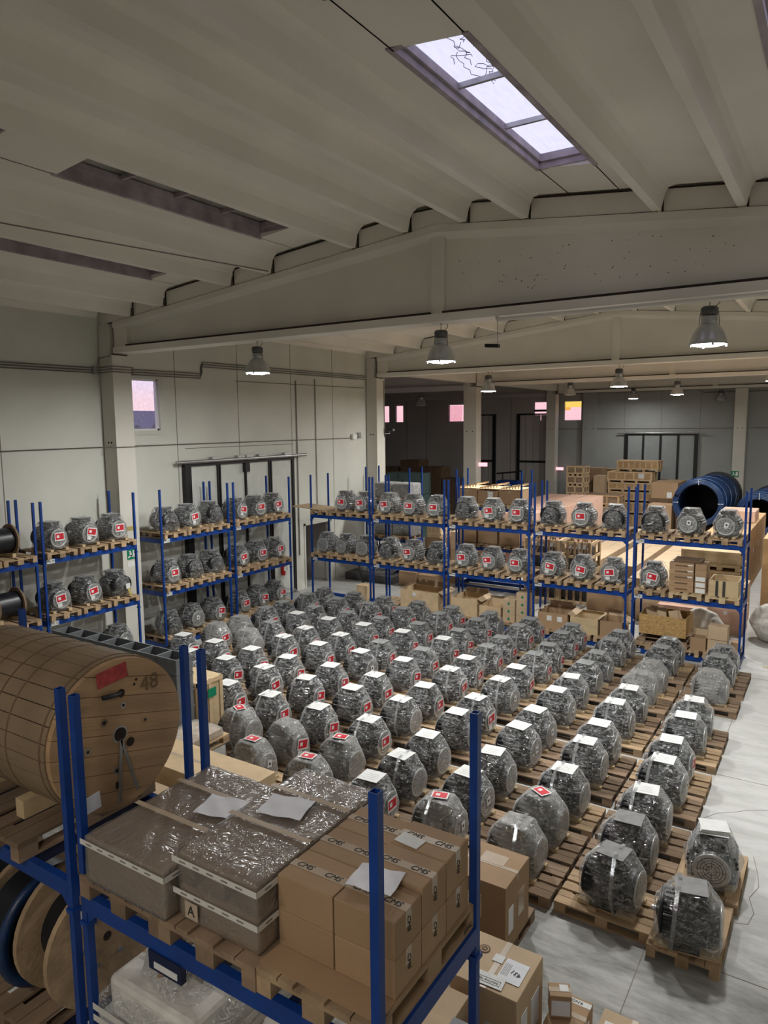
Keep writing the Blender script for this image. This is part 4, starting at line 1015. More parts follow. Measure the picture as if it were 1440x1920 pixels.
carton(-2.62, -2.18, 18.98, 19.35, .63, .96, 'upper of two brown cartons at the right under rightmost back rack', 'cardlite')
open_box(-3.02, -2.66, 18.98, 19.3, .284, .62, 'torn open carton between strand-board crate and brown cartons', 'card', flaps=True, name='open_carton', cat='carton')
carton(-2.12, -1.95, 19.2, 19.5, .284, .56, 'small carton at the far right under rightmost back rack', 'card')
# sacks
def sack(name, label, loc, sx, sy, sz, k, seed, cat='sack'):
    P = []
    r_ = random.Random(seed)
    for i in range(60):
        u = r_.uniform(-1, 1); a = r_.uniform(0, 2*PI); q = math.sqrt(1-u*u); P.append((sx*q*math.cos(a), sy*q*math.sin(a), max(0, sz*.5*(1+u*1.15))))
    me = hull_film(P, k, seed, .045, .05, 3.2, name); o = bpy.data.objects.new(name, me); col.objects.link(o); o.location = loc; return tag(o, label, cat)
sack('wrapped_sack', 'white wrapped bundle behind the brown cartons at bottom right rack', (-2.95, 20.45, .0), .55, .36, .98, 'bag', 3)
sack('white_sack', 'large white sack on the aisle floor right of rightmost rack', (-1.32, 21.9, 0), .68, .6, 1.0, 'bag', 8)
b = MB(); b.lathe([(.05, 0), (.12, .06), (.22, .12), (.1, .13)], 'bag', 9); tag(b.build('sack_knot', None, (-1.3, 21.85, 1.0)), 'tied neck on top of the large white aisle sack', 'knot')
# left end of the back rack
carton(-13.85, -13.4, 19.75, 20.1, 0, .58, 'pale upright carton with hand hole on the floor behind leftmost rack', 'cratel', None, seam=False, lab=[('R', .05, .5, .08, .03, 'gap')])
sack('wrapped_bundle', 'grey film-wrapped bundle on the floor by the dark doorway', (-15.75, 18.45, 0), .45, .30, .5, 'film', 12, 'bundle'); 
sack('wrapped_bundle', 'small wrapped bundle right of the doorway bundle', (-14.6, 18.4, 0), .38, .30, .42, 'bag', 13, 'bundle')

# ------------------------------------------------------------------ second row of racks and beyond
def wrapped_load(x0, x1, y0, y1, z0, z1, label, k='filmc', inner='plastic', group=None):
    X, Y, Z = x1-x0, y1-y0, z1-z0; t = thing('wrapped_load', label, 'wrapped load', ((x0+x1)/2, (y0+y1)/2, z0), 0, group)
    b = MB(); b.box(-X/2+.03, X/2-.03, -Y/2+.03, Y/2-.03, 0, Z-.03, inner); part('goods', b, t)
    me = hull_film([(sx*X/2, sy*Y/2, z) for sx in (-1, 1) for sy in (-1, 1) for z in (.0, Z)], k, int(X*100), .05, .02, 3); o = bpy.data.objects.new('film', me); col.objects.link(o); o.parent = t; return t
for lv, z in ((2, 3.04), (1, 1.585)):
    for j in range(2):
        x = -15.15+j*.85; pallet(x, 23.9, z, PI/2, 'wood', 'pallet %s on the %s shelf of the left second-row rack' % (('left', 'right')[j], lvl[lv][0]), 'pallets on the racks')
        wrapped_load(x-.40, x+.40, 23.5, 24.35, z+.144, z+.72, 'film-wrapped load, %s on %s shelf of the left second-row rack' % (('left', 'right')[j], lvl[lv][0]))
sack('grey_bags', 'grey plastic bags heaped in a dark bin under left second-row rack', (-15.2, 23.0, .3), 1.2, .5, .85, 'film', 21, 'bags')
b = MB(); b.box(-16.3, -14.1, 22.5, 23.35, 0, .29, 'plastic'); tag(b.build('bin'), 'dark low bin holding the grey plastic bags', 'bin')
b = MB(); b.tube([(-15.3, 22.3, 0), (-15.85, 22.5, 1.35)], .04, 'dksteel'); tag(b.build('leaning_pole'), 'dark pole leaning left of the grey bags', 'pole')
for n, (x, y, zt) in enumerate(((-13.5, 22.6, .55), (-12.7, 22.6, .5), (-12.5, 23.9, .5), (-11.6, 24.55, .46))):
    carton(x-.38, x+.38, y, y+.6, 0, zt, 'grey-brown carton on the floor behind second back rack, %s from left' % ORD[n], 'card', 'x', group='cartons on the floor behind')
batten_crate(-14.0, -13.4, 25, 25.9, 1.5, 2.05, 'small yellow pine crate seen between shelves of second back rack', 3, 'woodlite', 'cratel'); 
carton(-14.1, -13.3, 25, 26, 0, 1.49, 'tall carton stack base under the small yellow pine crate', 'card')
carton(-13.1, -12.3, 25.3, 26, 0, 1.75, 'tall brown carton right of the small yellow crate', 'cardlite')
carton(-12.15, -11.2, 25.4, 26.2, 0, 1.7, 'tall brown carton with tape seen over second lower shelf', 'card')
for j in range(3): pallet(-11.45+j*.82, 23.93, 3.04, PI/2, 'woodlite', 'pallet at %s place, top shelf of the carton-laden second-row rack' % side[j], 'pallets on the racks'); pallet(-11.45+j*.82, 23.93, 1.585, PI/2, 'wood', 'pallet at %s place, lower shelf of the carton-laden second-row rack' % side[j], 'pallets on the racks')
for j in range(3):
    carton(-11.84+j*.82, -11.06+j*.82, 23.4, 24.6, 3.19, 3.68-(.03*(j % 2)), 'brown carton at %s of the carton load topped by open boards' % side[j], 'card', 'y', group='cartons on the second-row top shelf', lab=[('F', .1, .3, .2, .25, 'paper')] if j == 1 else None)
    carton(-11.82+j*.82, -11.08+j*.82, 23.4, 24.5, 1.735, 2.3+.04*j, 'brown carton at %s of lower shelf in the second-row rack' % side[j], 'card', 'x', group='cartons on the second-row lower shelf')
for j in range(3):
    b = MB()
    for q in range(6): b.cb(-.27+q*.11, 0, .06+q*.012, .02, 1.0, .012, 'cratel', 0, -.3).cb(-.27+q*.11, -.45, .04+q*.012, .03, .05, .1, 'cratel')
    b.cb(0, -.5, .1, .72, .02, .05, 'cratel', 0, -.18).cb(0, .5, .1, .72, .02, .05, 'cratel', 0, -.18).box(-.38, .38, -.6, .6, .0, .015, 'cratel')
    tag(b.build('slatted_lid', None, (-11.45+j*.82, 24.0, 3.7)), 'pale slatted lid lying on the carton load, %s one' % side[j], 'lid', 'slatted lids on the cartons')
def lattice_crate(x0, x1, y0, y1, z0, z1, label):
    X, Y, Z = x1-x0, y1-y0, z1-z0; t = thing('lattice_crate', label, 'crate', ((x0+x1)/2, (y0+y1)/2, z0)); b = MB()
    for sy in (-1, 1):
        for z in (.05, Z*.5, Z-.05): b.cb(0, sy*Y/2, z, X, .03, .09, 'cratel')
        for i in range(5): x = -X/2+.05+(X-.1)*i/4; b.cb(x, sy*Y/2+.02*sy, Z/2, .07, .03, Z, 'wood')
        for i in range(4): x = -X/2+.05+(X-.1)*(i+.5)/4; b.cb(x, sy*Y/2, Z*.75, .05, .02, Z*.5, 'wood', 0, (.35 if i % 2 else -.35))
    for sx in (-1, 1):
        for z in (.05, Z*.5, Z-.05): b.cb(sx*X/2, 0, z, .03, Y, .09, 'cratel')
        for i in range(3): b.cb(sx*X/2, -Y/2+Y*i/2, Z/2, .04, .07, Z, 'cratel')
    part('slats', b, t); c = MB(); c.box(-X/2+.15, X/2-.15, -Y/2+.12, Y/2-.12, .06, Z*.75, 'plastic'); part('contents', c, t); return t
lattice_crate(-9.1, -7.95, 23.2, 24.3, 1.05, 2.1, 'slatted crate with dark contents behind fourth back rack, upper left')
lattice_crate(-7.9, -6.85, 23.2, 24.3, 1.05, 2.1, 'slatted crate with dark contents behind fourth back rack, upper right')
lattice_crate(-9.1, -7.95, 23.2, 24.3, 0, 1.04, 'slatted crate with dark contents behind fourth back rack, lower left')
lattice_crate(-7.9, -6.85, 23.2, 24.3, 0, 1.04, 'slatted crate with dark contents behind fourth back rack, lower right')
carton(-6.7, -5.4, 22.4, 23.3, 0, .95, 'large pinkish carton on the floor behind the open pine crate', 'card')
carton(-4.3, -3.0, 21.2, 21.85, 0, .82, 'wide pinkish carton behind the strand-board crate', 'cardpink')
carton(-3.1, -2.12, 22.0, 22.9, 0, .78, 'wide pinkish carton behind the white wrapped bundle', 'cardpink', lab=[('F', 0, .6, .1, .1, 'paper')])
# long rows of cartons running away from the camera
def long_row(xr, w_, ys, z1, label, k='cardlite', n=10, gname='rows'):
    L = (ys[1]-ys[0])/n
    for i in range(n):
        y = ys[0]+i*L
        carton(xr-w_, xr, y, y+L-.015, 0, z1, 'carton %s from the near end, %s' % (ORD[i], label), k, 'y' if i % 2 else 'x', group=gname, lab=[('R', 0, z1*.6, .12, .2, 'paper')], bev=.01)
long_row(-7.05, 1.0, (24.9, 33.4), 1.2, 'leftmost of three long rows behind fourth rack', n=8, gname='long carton row left')
long_row(-5.65, 1.0, (24.2, 33.4), 1.25, 'middle of three long rows behind the racks', n=8, gname='long carton row middle')
long_row(-4.2, 1.15, (22.2, 33), 1.3, 'right of three long rows behind the racks', n=9, gname='long carton row right')
long_row(-9.95, 1.5, (27.5, 35.6), 2.42, 'tall pinkish row left of the crate stack', 'cardpink', 4, 'tall pinkish rows')
long_row(-12.1, 1.3, (28.5, 37.6), 2.2, 'farther tall pinkish row by the pillar', 'cardpink', 4, 'tall pinkish rows far')
long_row(-2.62, 1.3, (24.6, 33.6), 2.2, 'plywood-sided row behind the rightmost rack', 'crate', 5, 'plywood row')
long_row(-.5, 1.5, (25.2, 33), 2.35, 'plywood row at the right edge beyond the aisle', 'crate', 5, 'plywood row right')
batten_crate(-3.9, -2.3, 22.3, 23.4, 1.75, 2.3, 'long wooden crate over the cartons behind rightmost top shelf', 3, 'woodlite', 'cratel')
batten_crate(-3.9, -2.3, 22.3, 23.4, 1.2, 1.74, 'wooden crate with white label behind the strapped crate', 2, 'crate', 'cratel', lab=True)
carton(-4.0, -2.2, 22.95, 24.1, 0, 1.19, 'big plain carton under the stacked wooden crates', 'cardlite')
carton(-3.9, -2.7, 30, 31.4, 2.21, 2.62, 'flat pinkish carton on top of the plywood row', 'cardpink')
carton(-1.3, -.5, 24.0, 25.0, 0, .75, 'carton on the floor beyond the white aisle sack', 'cardlite')

# crates at the far end
G = 'stacked plywood crates at the far end'
batten_crate(-11.5, -9.05, 42, 43.2, 0, .75, 'plywood crate at the bottom of the far stack', 5, group=G)
batten_crate(-11.5, -9.05, 42, 43.2, .76, 1.46, 'plywood crate fourth from top of the far stack', 5, group=G)
batten_crate(-11.47, -9.02, 42, 43.2, 1.47, 2.05, 'low plywood crate third from top of the far stack', 5, group=G)
batten_crate(-11.49, -9.04, 42, 43.2, 2.06, 2.58, 'low slatted crate second from top of the far stack', 5, group=G)
batten_crate(-11.54, -9.05, 42, 43.2, 2.59, 3.2, 'labelled plywood crate just under the top one of the far stack', 5, lab=True, group=G)
batten_crate(-11.1, -8.8, 42.3, 43.4, 3.21, 3.82, 'topmost long plywood crate of the far stack', 7, group=G)
batten_crate(-11.65, -9.81, 38, 39.2, 1.6, 2.2, 'long low crate in front of the far stack, upper one', 3, 'woodold', 'crate'); batten_crate(-11.65, -9.81, 38, 39.2, 0, 1.59, 'tall crate under the long low crate before the far stack', 3, 'woodold', 'crate')
carton(-8.62, -7.3, 40, 42.5, 1.95, 2.8, 'banded grey-brown block of cartons right of the far crate stack', 'card', 'x', lab=[('F', .25, .2, .25, .3, 'paper')])
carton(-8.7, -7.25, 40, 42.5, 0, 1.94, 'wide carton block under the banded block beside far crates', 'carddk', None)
carton(-8.0, -6.9, 36.5, 37.5, 0, 2.0, 'narrow grey-brown carton stack in front of banded block', 'card')
for i in range(4): batten_crate(-13.3, -12.3, 40, 41.0, 1.35+i*.56-.0, 1.35+i*.56+.55, 'dark banded crate, %s up in the narrow far stack' % ORD[i], 2, 'woodold', 'cratel', group='narrow far stack')
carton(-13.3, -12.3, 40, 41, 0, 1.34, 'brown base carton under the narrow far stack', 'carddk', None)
for n, (a, b_, y, z0, z1) in enumerate(((-12.95, -12.1, 43, 2.45, 3.3), (-12.2, -11.55, 41.5, 1.9, 2.95), (-12.2, -11.6, 44, 0, 3.2), (-13.0, -12.25, 43, 0, 2.44), (-12.2, -11.6, 41.5, 0, 1.89))):
    carton(a, b_, y, y+.9, z0, z1, 'brown-grey carton between narrow stack and far crates, %s' % ('rear upper left', 'front pale upper', 'rear upper right', 'rear lower left', 'front lower')[n], 'cardlite' if n == 1 else 'card', group='small cartons at the far end')
# coiled blue duct
def coil(label, c0, c1, R0, r_in, turns):
    c0, c1 = Vector(c0), Vector(c1); ax = (c1-c0); L = ax.length; ax.normalize(); a = ax.cross(Vector((0, 0, 1))).normalized(); b2 = a.cross(ax)
    t = thing('duct_coil', label, 'coiled duct', tuple(c0))
    m = MB(); n = 36; pr = [(r_in, 0), (R0*.93, -.02), (R0, .05)]
    for i in range(turns): h = L*(i+.5)/turns; pr += [(R0*.985, h-.2*L/turns), (R0*1.02, h), (R0*.985, h+.2*L/turns)]
    pr += [(R0, L-.05), (R0*.93, L), (r_in, L), (r_in, 0)]
    vs = []; fs = []
    for r_, h in pr:
        for i in range(n):
            th = 2*PI*i/n; p = ax*h+a*(r_*math.cos(th))+b2*(r_*math.sin(th)); vs.append(p)
    for j in range(len(pr)-1):
        for i in range(n): p_, q_ = j*n+i, j*n+(i+1) % n; fs.append((p_, q_, q_+n, p_+n))
    m.add(vs, fs, 'hose', True); part('duct_windings', m, t)
    m = MB()
    for j in range(3):
        h = L*(.12+.3*j); pts = []
        for i in range(40): th = 2*PI*i/40; pts.append(ax*(h+.12*math.sin(th*3))+a*(R0*1.03*math.cos(th))+b2*(R0*1.03*math.sin(th)))
        m.tube(pts, .045, 'hose', 6, True); part('outer_loop', m, t); m = MB()
    for j in range(4):
        pts = [ax*(-.03)+a*((r_in+.06+j*(R0-r_in)*.24)*math.cos(2*PI*i/30))+b2*((r_in+.06+j*(R0-r_in)*.24)*math.sin(2*PI*i/30)) for i in range(30)]; m.tube(pts, .035, 'hose', 6, True); part('end_loop', m, t); m = MB()
    m = MB(); m.add([ax*(L+.02)+a*(R0*1.12*math.cos(2*PI*i/30))+b2*(R0*1.12*math.sin(2*PI*i/30)) for i in range(30)], [tuple(range(30))], 'cable').add([ax*(L+.08)+a*(R0*1.12*math.cos(2*PI*i/30))+b2*(R0*1.12*math.sin(2*PI*i/30)) for i in range(30)], [tuple(range(30))], 'cable'); part('end_disc', m, t); m = MB()
    for th in (0, PI/2, PI, 3*PI/2):
        m.tube([ax*(-.05)+a*((r_in-.02)*math.cos(th))+b2*((r_in-.02)*math.sin(th)), ax*(-.05)+a*((R0+.02)*math.cos(th))+b2*((R0+.02)*math.sin(th))], .014, 'paperb', 5)
    part('tie_straps', m, t); return t
coil('large blue coiled duct lying open-ended near the back wall', (-5.66, 36, 2.22), (-5.72, 42.5, 2.08), 1.09, .88, 9)
b = MB(); b.box(-6.7, -4.75, 36.2, 42.3, 0, .9, 'woodold'); tag(b.build('timber_platform'), 'dark timber stack carrying the large blue coil', 'timber')
coil('smaller blue coiled duct at right edge, right of the large one', (-3.2, 37, 1.72), (-3.0, 42, 1.62), .98, .7, 8)
b = MB(); b.box(-3.95, -2.1, 37.2, 42, 0, .5, 'woodold'); tag(b.build('timber_platform'), 'dark timber stack carrying the smaller blue coil', 'timber')
# dark hall on the left
for n in range(3):
    for q in range(3):
        b = MB(); b.box(-21.0+.75*n, -20.3+.75*n, 33, 34, q*1.15, q*1.15+1.12, 'teal'); tag(b.build('teal_bale'), 'teal wrapped bale in the dark hall, column %s, %s up' % (ORD[n], ORD[q]), 'bale', 'teal bales')
for n, (a, z) in enumerate(((-26, 3.2), (-24.4, 3.7), (-22.8, 3.3), (-21.3, 2.6), (-19.6, 2.3))):
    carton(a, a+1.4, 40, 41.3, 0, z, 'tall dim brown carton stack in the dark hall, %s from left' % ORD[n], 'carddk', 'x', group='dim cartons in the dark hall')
t = thing('blue_machine', 'dim blue machine in the dark hall beside the third column', 'machine', (-17.4, 41.6, 0))
b = MB(); b.box(-.7, .7, -.5, .5, 0, 2.5, 'blue'); part('cabinet', b, t, .03); b = MB(); b.box(-.2, .25, -.505, -.5, 1.9, 2.3, 'paperb'); part('panel', b, t)
b = MB(); b.tube([(-.9, 0, 2.9), (.5, 0, 3.05), (.8, 0, 3.1)], .05, 'dksteel').tube([(-.5, 0, 2.5), (-.5, 0, 2.95)], .04, 'dksteel').tube([(.4, 0, 2.5), (.4, 0, 3.0)], .04, 'dksteel'); part('top_pipework', b, t)
# ================================================================== LEFT NEAR RACK: CABLE DRUMS
def drum(name, label, c, R, L, rb, kf, kc, rz=0, lag=None, group=None):
    """cable drum, axis along X, centre c"""
    t = thing(name, label, 'cable drum', c, rz, group)
    for s in (-1, 1):
        b = MB(); x0, x1 = sorted((s*L/2, s*(L/2-.045))); b.lathe([(R, x0), (R, x1)], kf, 40, 'X', smooth=False)
        b.lathe([(.035, x0-.002), (.035, x1+.002)], 'gap', 14, 'X'); part('flange', b, t)
    b = MB(); b.lathe([(rb, -L/2+.045), (rb, L/2-.045)], kc, 36, 'X'); part('winding', b, t)
    return t
for lv, z, ys in ((2, 3.04, (7.35, 8.55)), (1, 1.585, (7.35, 8.6))):
    for n, y in enumerate((7.15, 7.95, 8.75)): pallet(-15.71, y, z, 0, 'wood', 'pallet %s on %s shelf under the cable drums of nearest left rack' % (('near', 'middle', 'far')[n], lvl[lv][0]), 'pallets on the racks')
    for n, y in enumerate(ys):
        t = drum('cable_drum', 'black cable drum, %s on the %s shelf of nearest left-wall rack' % (('near', 'far')[n], lvl[lv][0]), (-15.65, y, z+.144+.36), .36, .62, .28, 'woodold', 'cable', PI/2 - .0 if True else 0, group='cable drums on the left rack')
        for s in (-1, 1): b = MB(); b.cb(-15.65, y+s*.22, z+.144+.04, .5, .08, .08, 'woodlite'); tag(b.build('wooden_chock'), 'wooden chock %s the %s drum on %s shelf of nearest left rack' % (('before', 'behind')[s > 0], ('near', 'far')[n], lvl[lv][0]), 'chock')
# grey plastic crates stacked left of the motor field
for s in range(7):
    for h in range(6):
        x = -13.35+s*.535; y = 8.62; z = h*.312
        if s == 0 and h == 0:
            CR = thing('plastic_crate', 'x', 'crate', (x, y, z)); X_, Y_, Z_, th = .52, .38, .308, .015; b = MB()
            for q in ((-X_/2, X_/2, -Y_/2, -Y_/2+th), (-X_/2, X_/2, Y_/2-th, Y_/2), (-X_/2, -X_/2+th, -Y_/2+th, Y_/2-th), (X_/2-th, X_/2, -Y_/2+th, Y_/2-th)): b.box(*q, 0, Z_, 'tool')
            part('walls', b, CR); b = MB(); b.box(-X_/2, X_/2, -Y_/2, Y_/2, 0, .01, 'plastic'); part('bottom', b, CR); b = MB()
            for q in ((-X_/2-.01, X_/2+.01, -Y_/2-.01, -Y_/2), (-X_/2-.01, X_/2+.01, Y_/2, Y_/2+.01), (-X_/2-.01, -X_/2, -Y_/2, Y_/2), (X_/2, X_/2+.01, -Y_/2, Y_/2)): b.box(*q, Z_-.05, Z_, 'tool')
            part('rim', b, CR); o = CR
        else: o = dup(CR, (x, y, z), 0)
        o['label'] = 'grey open plastic crate, stack %s from left, %s up, behind the big drum' % (ORD[s], ORD[h]); o['group'] = 'stacked grey plastic crates'

# things just behind the big drum
batten_crate(-10.6, -9.85, 8.86, 9.5, 0, 1.30, 'tall pine crate with green mark right behind the big drum', 1, 'woodlite', 'cratel', feet=False)
b = MB(); b.box(-9.815, -9.805, 9.1, 9.3, .95, 1.12, 'green'); tag(b.build('green_label'), 'green label on the tall pine crate behind the big drum', 'label')
pallet(-9.38, 8.22, .42, PI/2, 'wood', 'raised pallet on the wrapped load beside the tall pine crate')
wrapped_load(-9.77, -9.0, 7.65, 8.75, .0, .41, 'whitish wrapped load right of the tall pine crate', 'filmc', 'white')
wrapped_load(-9.75, -9.02, 7.7, 8.72, .566, .72, 'low film-covered tray on the raised pallet by the pine crate', 'filmc', 'cardlite')
carton(-8.9, -6.75, 6.75, 7.5, 0, 1.0, 'long pale carton lying behind the foreground rack beside the motors', 'cratel', 'x', seam=True)
carton(-9.0, -7.2, 5.6, 6.5, 0, .9, 'wide pale carton partly under the big drum shelf', 'cardlite', 'x')
# ================================================================== FOREGROUND RACK LOADS
# big wooden cable drum, axis along X
DC = Vector((-4.31, 3.14, 3.82)); R = .552
t = thing('cable_drum', 'huge wooden cable drum marked 48 on the foreground shelf', 'cable drum', tuple(DC))
fl = MB(); n = 56
def planks(mb, x, t_, R, n_p, k, gap=.004):
    """disc made of horizontal planks in the YZ plane"""
    H = 2*R/n_p
    for i in range(n_p):
        z0, z1 = -R+i*H+gap/2, -R+(i+1)*H-gap/2; pts = []
        m_ = 10
        for j in range(m_+1): z = z0+(z1-z0)*j/m_; pts.append((math.sqrt(max(R*R-z*z, 0)), z))
        poly = pts+[(-y, z) for y, z in reversed(pts)]
        mb.prism(poly, 'X', x, x+t_, k)
planks(fl, -.05, .05, R, 8, 'plank'); fl.lathe([(R-.01, -.06), (R-.01, -.03)], 'gap', 48, 'X', smooth=False)
o = part('flange', fl, t, loc=(0, 0, 0)); o.rotation_euler = (-.27, 0, 0)
fr = MB(); planks(fr, -1.62, .05, R, 8, 'plank'); part('flange', fr, t)
lg = MB(); ns = 30
for i in range(ns):
    a0, a1 = 2*PI*i/ns+.006, 2*PI*(i+1)/ns-.006; r1 = R+.012; r0 = R-.012
    lg.prism([(r0*math.cos(a0), r0*math.sin(a0)), (r1*math.cos(a0), r1*math.sin(a0)), (r1*math.cos((a0+a1)/2)*1.002, r1*math.sin((a0+a1)/2)*1.002), (r1*math.cos(a1), r1*math.sin(a1)), (r0*math.cos(a1), r0*math.sin(a1))], 'X', -1.60, -.045, 'stave')
lg.lathe([(R-.014, -1.55), (R-.014, -.06)], 'gap', 48, 'X')
part('cladding', lg, t)
for x in (-.10, -.50, -.70, -.93, -1.1, -1.45):
    s = MB(); s.lathe([(R+.0125, x-.008), (R+.0155, x-.008), (R+.0155, x+.008), (R+.0125, x+.008)], 'carddk', 60, 'X', smooth=False); part('steel_band', s, t)
def disc(mb, y, z, r, k, x0=0, x1=.004, n=20): mb.lathe([(r, x0), (r, x1)], k, n, 'X', (0, y, z))
b = MB(); disc(b, -.005, -.0, .062, 'steel', 0, .006); disc(b, -.005, 0, .05, 'gap', .006, .009); part('hub_bush', b, t)
for y, z, r, kk in ((-.13, .13, .032, 'woodold'), (.08, -.09, .034, 'gap'), (.025, .30, .03, 'gap'), (.035, .205, .022, 'steel'), (-.27, -.03, .022, 'steel'), (.22, .03, .022, 'wood'), (-.05, -.26, .028, 'steel'), (.16, .36, .010, 'gap'), (.14, .33, .010, 'gap')):
    b = MB(); disc(b, y, z, r, kk); disc(b, y, z, r*.5, 'gap', .004, .006); part('bolt', b, t)
b = MB(); b.tube([(-.01, .03, .30), (.03, -.02, .31), (.035, -.12, .322), (.03, -.15, .325)], .018, 'cable', 8); part('cable_end', b, t)
b = MB(); b.cb(.006, -.045, .455, .006, .25, .11, 'paintred', 0, 0, .1); part('red_paint_patch', b, t)
for s, e_ in ((0, (-.045, -.50)), (1, (.115, -.47))):
    y0, z0 = -.005, -.04; y1, z1 = e_; L_ = math.hypot(y1-y0, z1-z0); b = MB(); b.cb(.012, (y0+y1)/2, (z0+z1)/2, .008, .022, L_, 'steel', 0, 0, math.atan2(-(y1-y0), z1-z0)+PI); part('steel_strip', b, t)
b = MB(); b.cb(.004, -.26, -.41, .003, .13, .12, 'paperb', 0, 0, .08); part('paper_label', b, t)
text(t, '48', .17, (.004, .275, .30), (PI/2, .0, PI/2), 'carddk', 'painted_number', .0005)
b = MB(); b.cb(.004, -.04, -.37, .003, .05, .05, 'gap'); part('stencil_mark', b, t)
for n, x in enumerate((-4.95, -5.65)):
    for s in (-1, 1):
        b = MB(); b.prism([(s*.12, 0), (s*.42, 0), (s*.42, .14), (s*.30, .14)], 'X', -.05, .05, 'woodlite'); tag(b.build('wedge_chock', None, (x, 3.14, 3.186)), 'wooden wedge under the big drum, %s %s' % (('right', 'left')[n], ('front', 'rear')[s > 0]), 'wedge', 'wedges under the big drum')
pallet(-5.85, 3.1, 3.04, PI/2, 'woodold', 'brown pallet at left under the big drum', 'pallets on the foreground rack'); pallet(-5.02, 3.1, 3.04, PI/2, 'woodold', 'brown pallet at middle under the big drum', 'pallets on the foreground rack')
pallet(-4.6+.0, 3.1, 2.894+.146, PI/2, 'woodold', 'brown pallet at right under the big drum', 'pallets on the foreground rack') if False else None
# wrapped flat packages
def package(x0, x1, y0, y1, z0, z1, label, layers, note):
    X, Y = x1-x0, y1-y0; t = thing('wrapped_package', label, 'wrapped package', ((x0+x1)/2, (y0+y1)/2, z0)); Zt = z1-z0
    if layers == 1:
        b = MB(); b.box(-X/2, X/2, -Y/2, Y/2, 0, Zt, 'card'); part('carton', b, t, .02)
    else:
        b = MB(); b.box(-X/2, X/2, -Y/2, Y/2, 0, Zt*.52, 'card'); part('carton', b, t, .02)
        b = MB(); b.box(-X/2, X/2, -Y/2, Y/2, Zt-.07, Zt, 'card')
        for sx in (-1, 0, 1):
            for sy in (-1, 0, 1): b.box(sx*(X/2-.06)-.05, sx*(X/2-.06)+.05, sy*(Y/2-.06)-.05, sy*(Y/2-.06)+.05, Zt*.52, Zt-.07, 'woodold')
        part('upper_tray', b, t, .012)
    e = .012
    me = hull_film([(sx*(X/2+e), sy*(Y/2+e), z) for sx in (-1, 1) for sy in (-1, 1) for z in (.0, Zt+e)], 'filmd', int(x0*-10), .03, .008, 4); o = bpy.data.objects.new('film', me); col.objects.link(o); o.parent = t
    for z in ((Zt-.035,) if layers == 1 else (Zt-.035, Zt*.52-.03)):
        b = MB(); e2 = .024; b.box(-X/2-e2, X/2+e2, -Y/2-e2, -Y/2-e2+.002, z-.018, z+.018, 'whitetape').box(X/2+e2-.002, X/2+e2, -Y/2-e2, Y/2+e2, z-.018, z+.018, 'whitetape')
        k = int(X/.11)
        for i in range(k): b.box(-X/2+.04+i*.11, -X/2+.09+i*.11, -Y/2-e2-.0015, -Y/2-e2, z-.005, z+.005, 'groove')
        for i in range(int(Y/.11)): b.box(X/2+e2, X/2+e2+.0015, -Y/2+.04+i*.11, -Y/2+.09+i*.11, z-.005, z+.005, 'groove')
        part('printed_tape', b, t)
    b = MB()
    for y in (-Y*.12, Y*.22): b.box(-X/2-.015, X/2+.015, y-.02, y+.02, Zt+.026, Zt+.028, 'tape')
    part('clear_strap', b, t)
    b = MB(); g_ = 8; vs = [((i/g_-.5)*.30, (j/g_-.5)*.24, .004*math.sin(i*1.3+j)+.006) for i in range(g_+1) for j in range(g_+1)]
    b.add(vs, [(i*(g_+1)+j, (i+1)*(g_+1)+j, (i+1)*(g_+1)+j+1, i*(g_+1)+j+1) for i in range(g_) for j in range(g_)], 'paperb', True); p_ = part('document', b, t, loc=(note[0], note[1], Zt+.026), rz=.25)
    return t
package(-3.88, -3.15, 2.53, 3.60, 3.186, 3.49, 'low film-wrapped package at left of the foreground shelf', 1, (.17, .12))
t2 = package(-3.11, -2.50, 2.60, 3.76, 3.186, 3.60, 'taller double-layer film-wrapped package marked A in foreground shelf middle', 2, (-.05, .08))
b = MB(); b.box(-.22, -.12, -.616, -.612, .06, .16, 'tape'); p_ = part('paper_label', b, t2); text(t2, 'A', .085, (-.17, -.618, .11), (PI/2, 0, 0), 'ink')
for n, x in enumerate((-3.6, -2.85)): pallet(x, 3.12, 3.04, PI/2, 'woodold', 'dark pallet under the %s wrapped package of the foreground shelf' % ('low', 'double-layer')[n], 'pallets on the foreground rack')
pallet(-2.09, 3.13, 3.04, PI/2, 'wood', 'pale pallet under the brown CMS cartons', 'pallets on the foreground rack')
text(None, 'EPAL', .05, (-1.703, 3.52, 3.09), (PI/2, 0, PI/2), 'ink', 'pallet_stamp')
tag(bpy.data.objects['pallet_stamp'], 'black oval stamp lettering on the pale pallet corner', 'stamp')
b = MB(); b.box(-2.48, -1.72, 2.58, 3.68, 3.185, 3.188, 'card'); tag(b.build('cardboard_sheet'), 'flat cardboard sheet between the pale pallet and the CMS cartons', 'sheet')
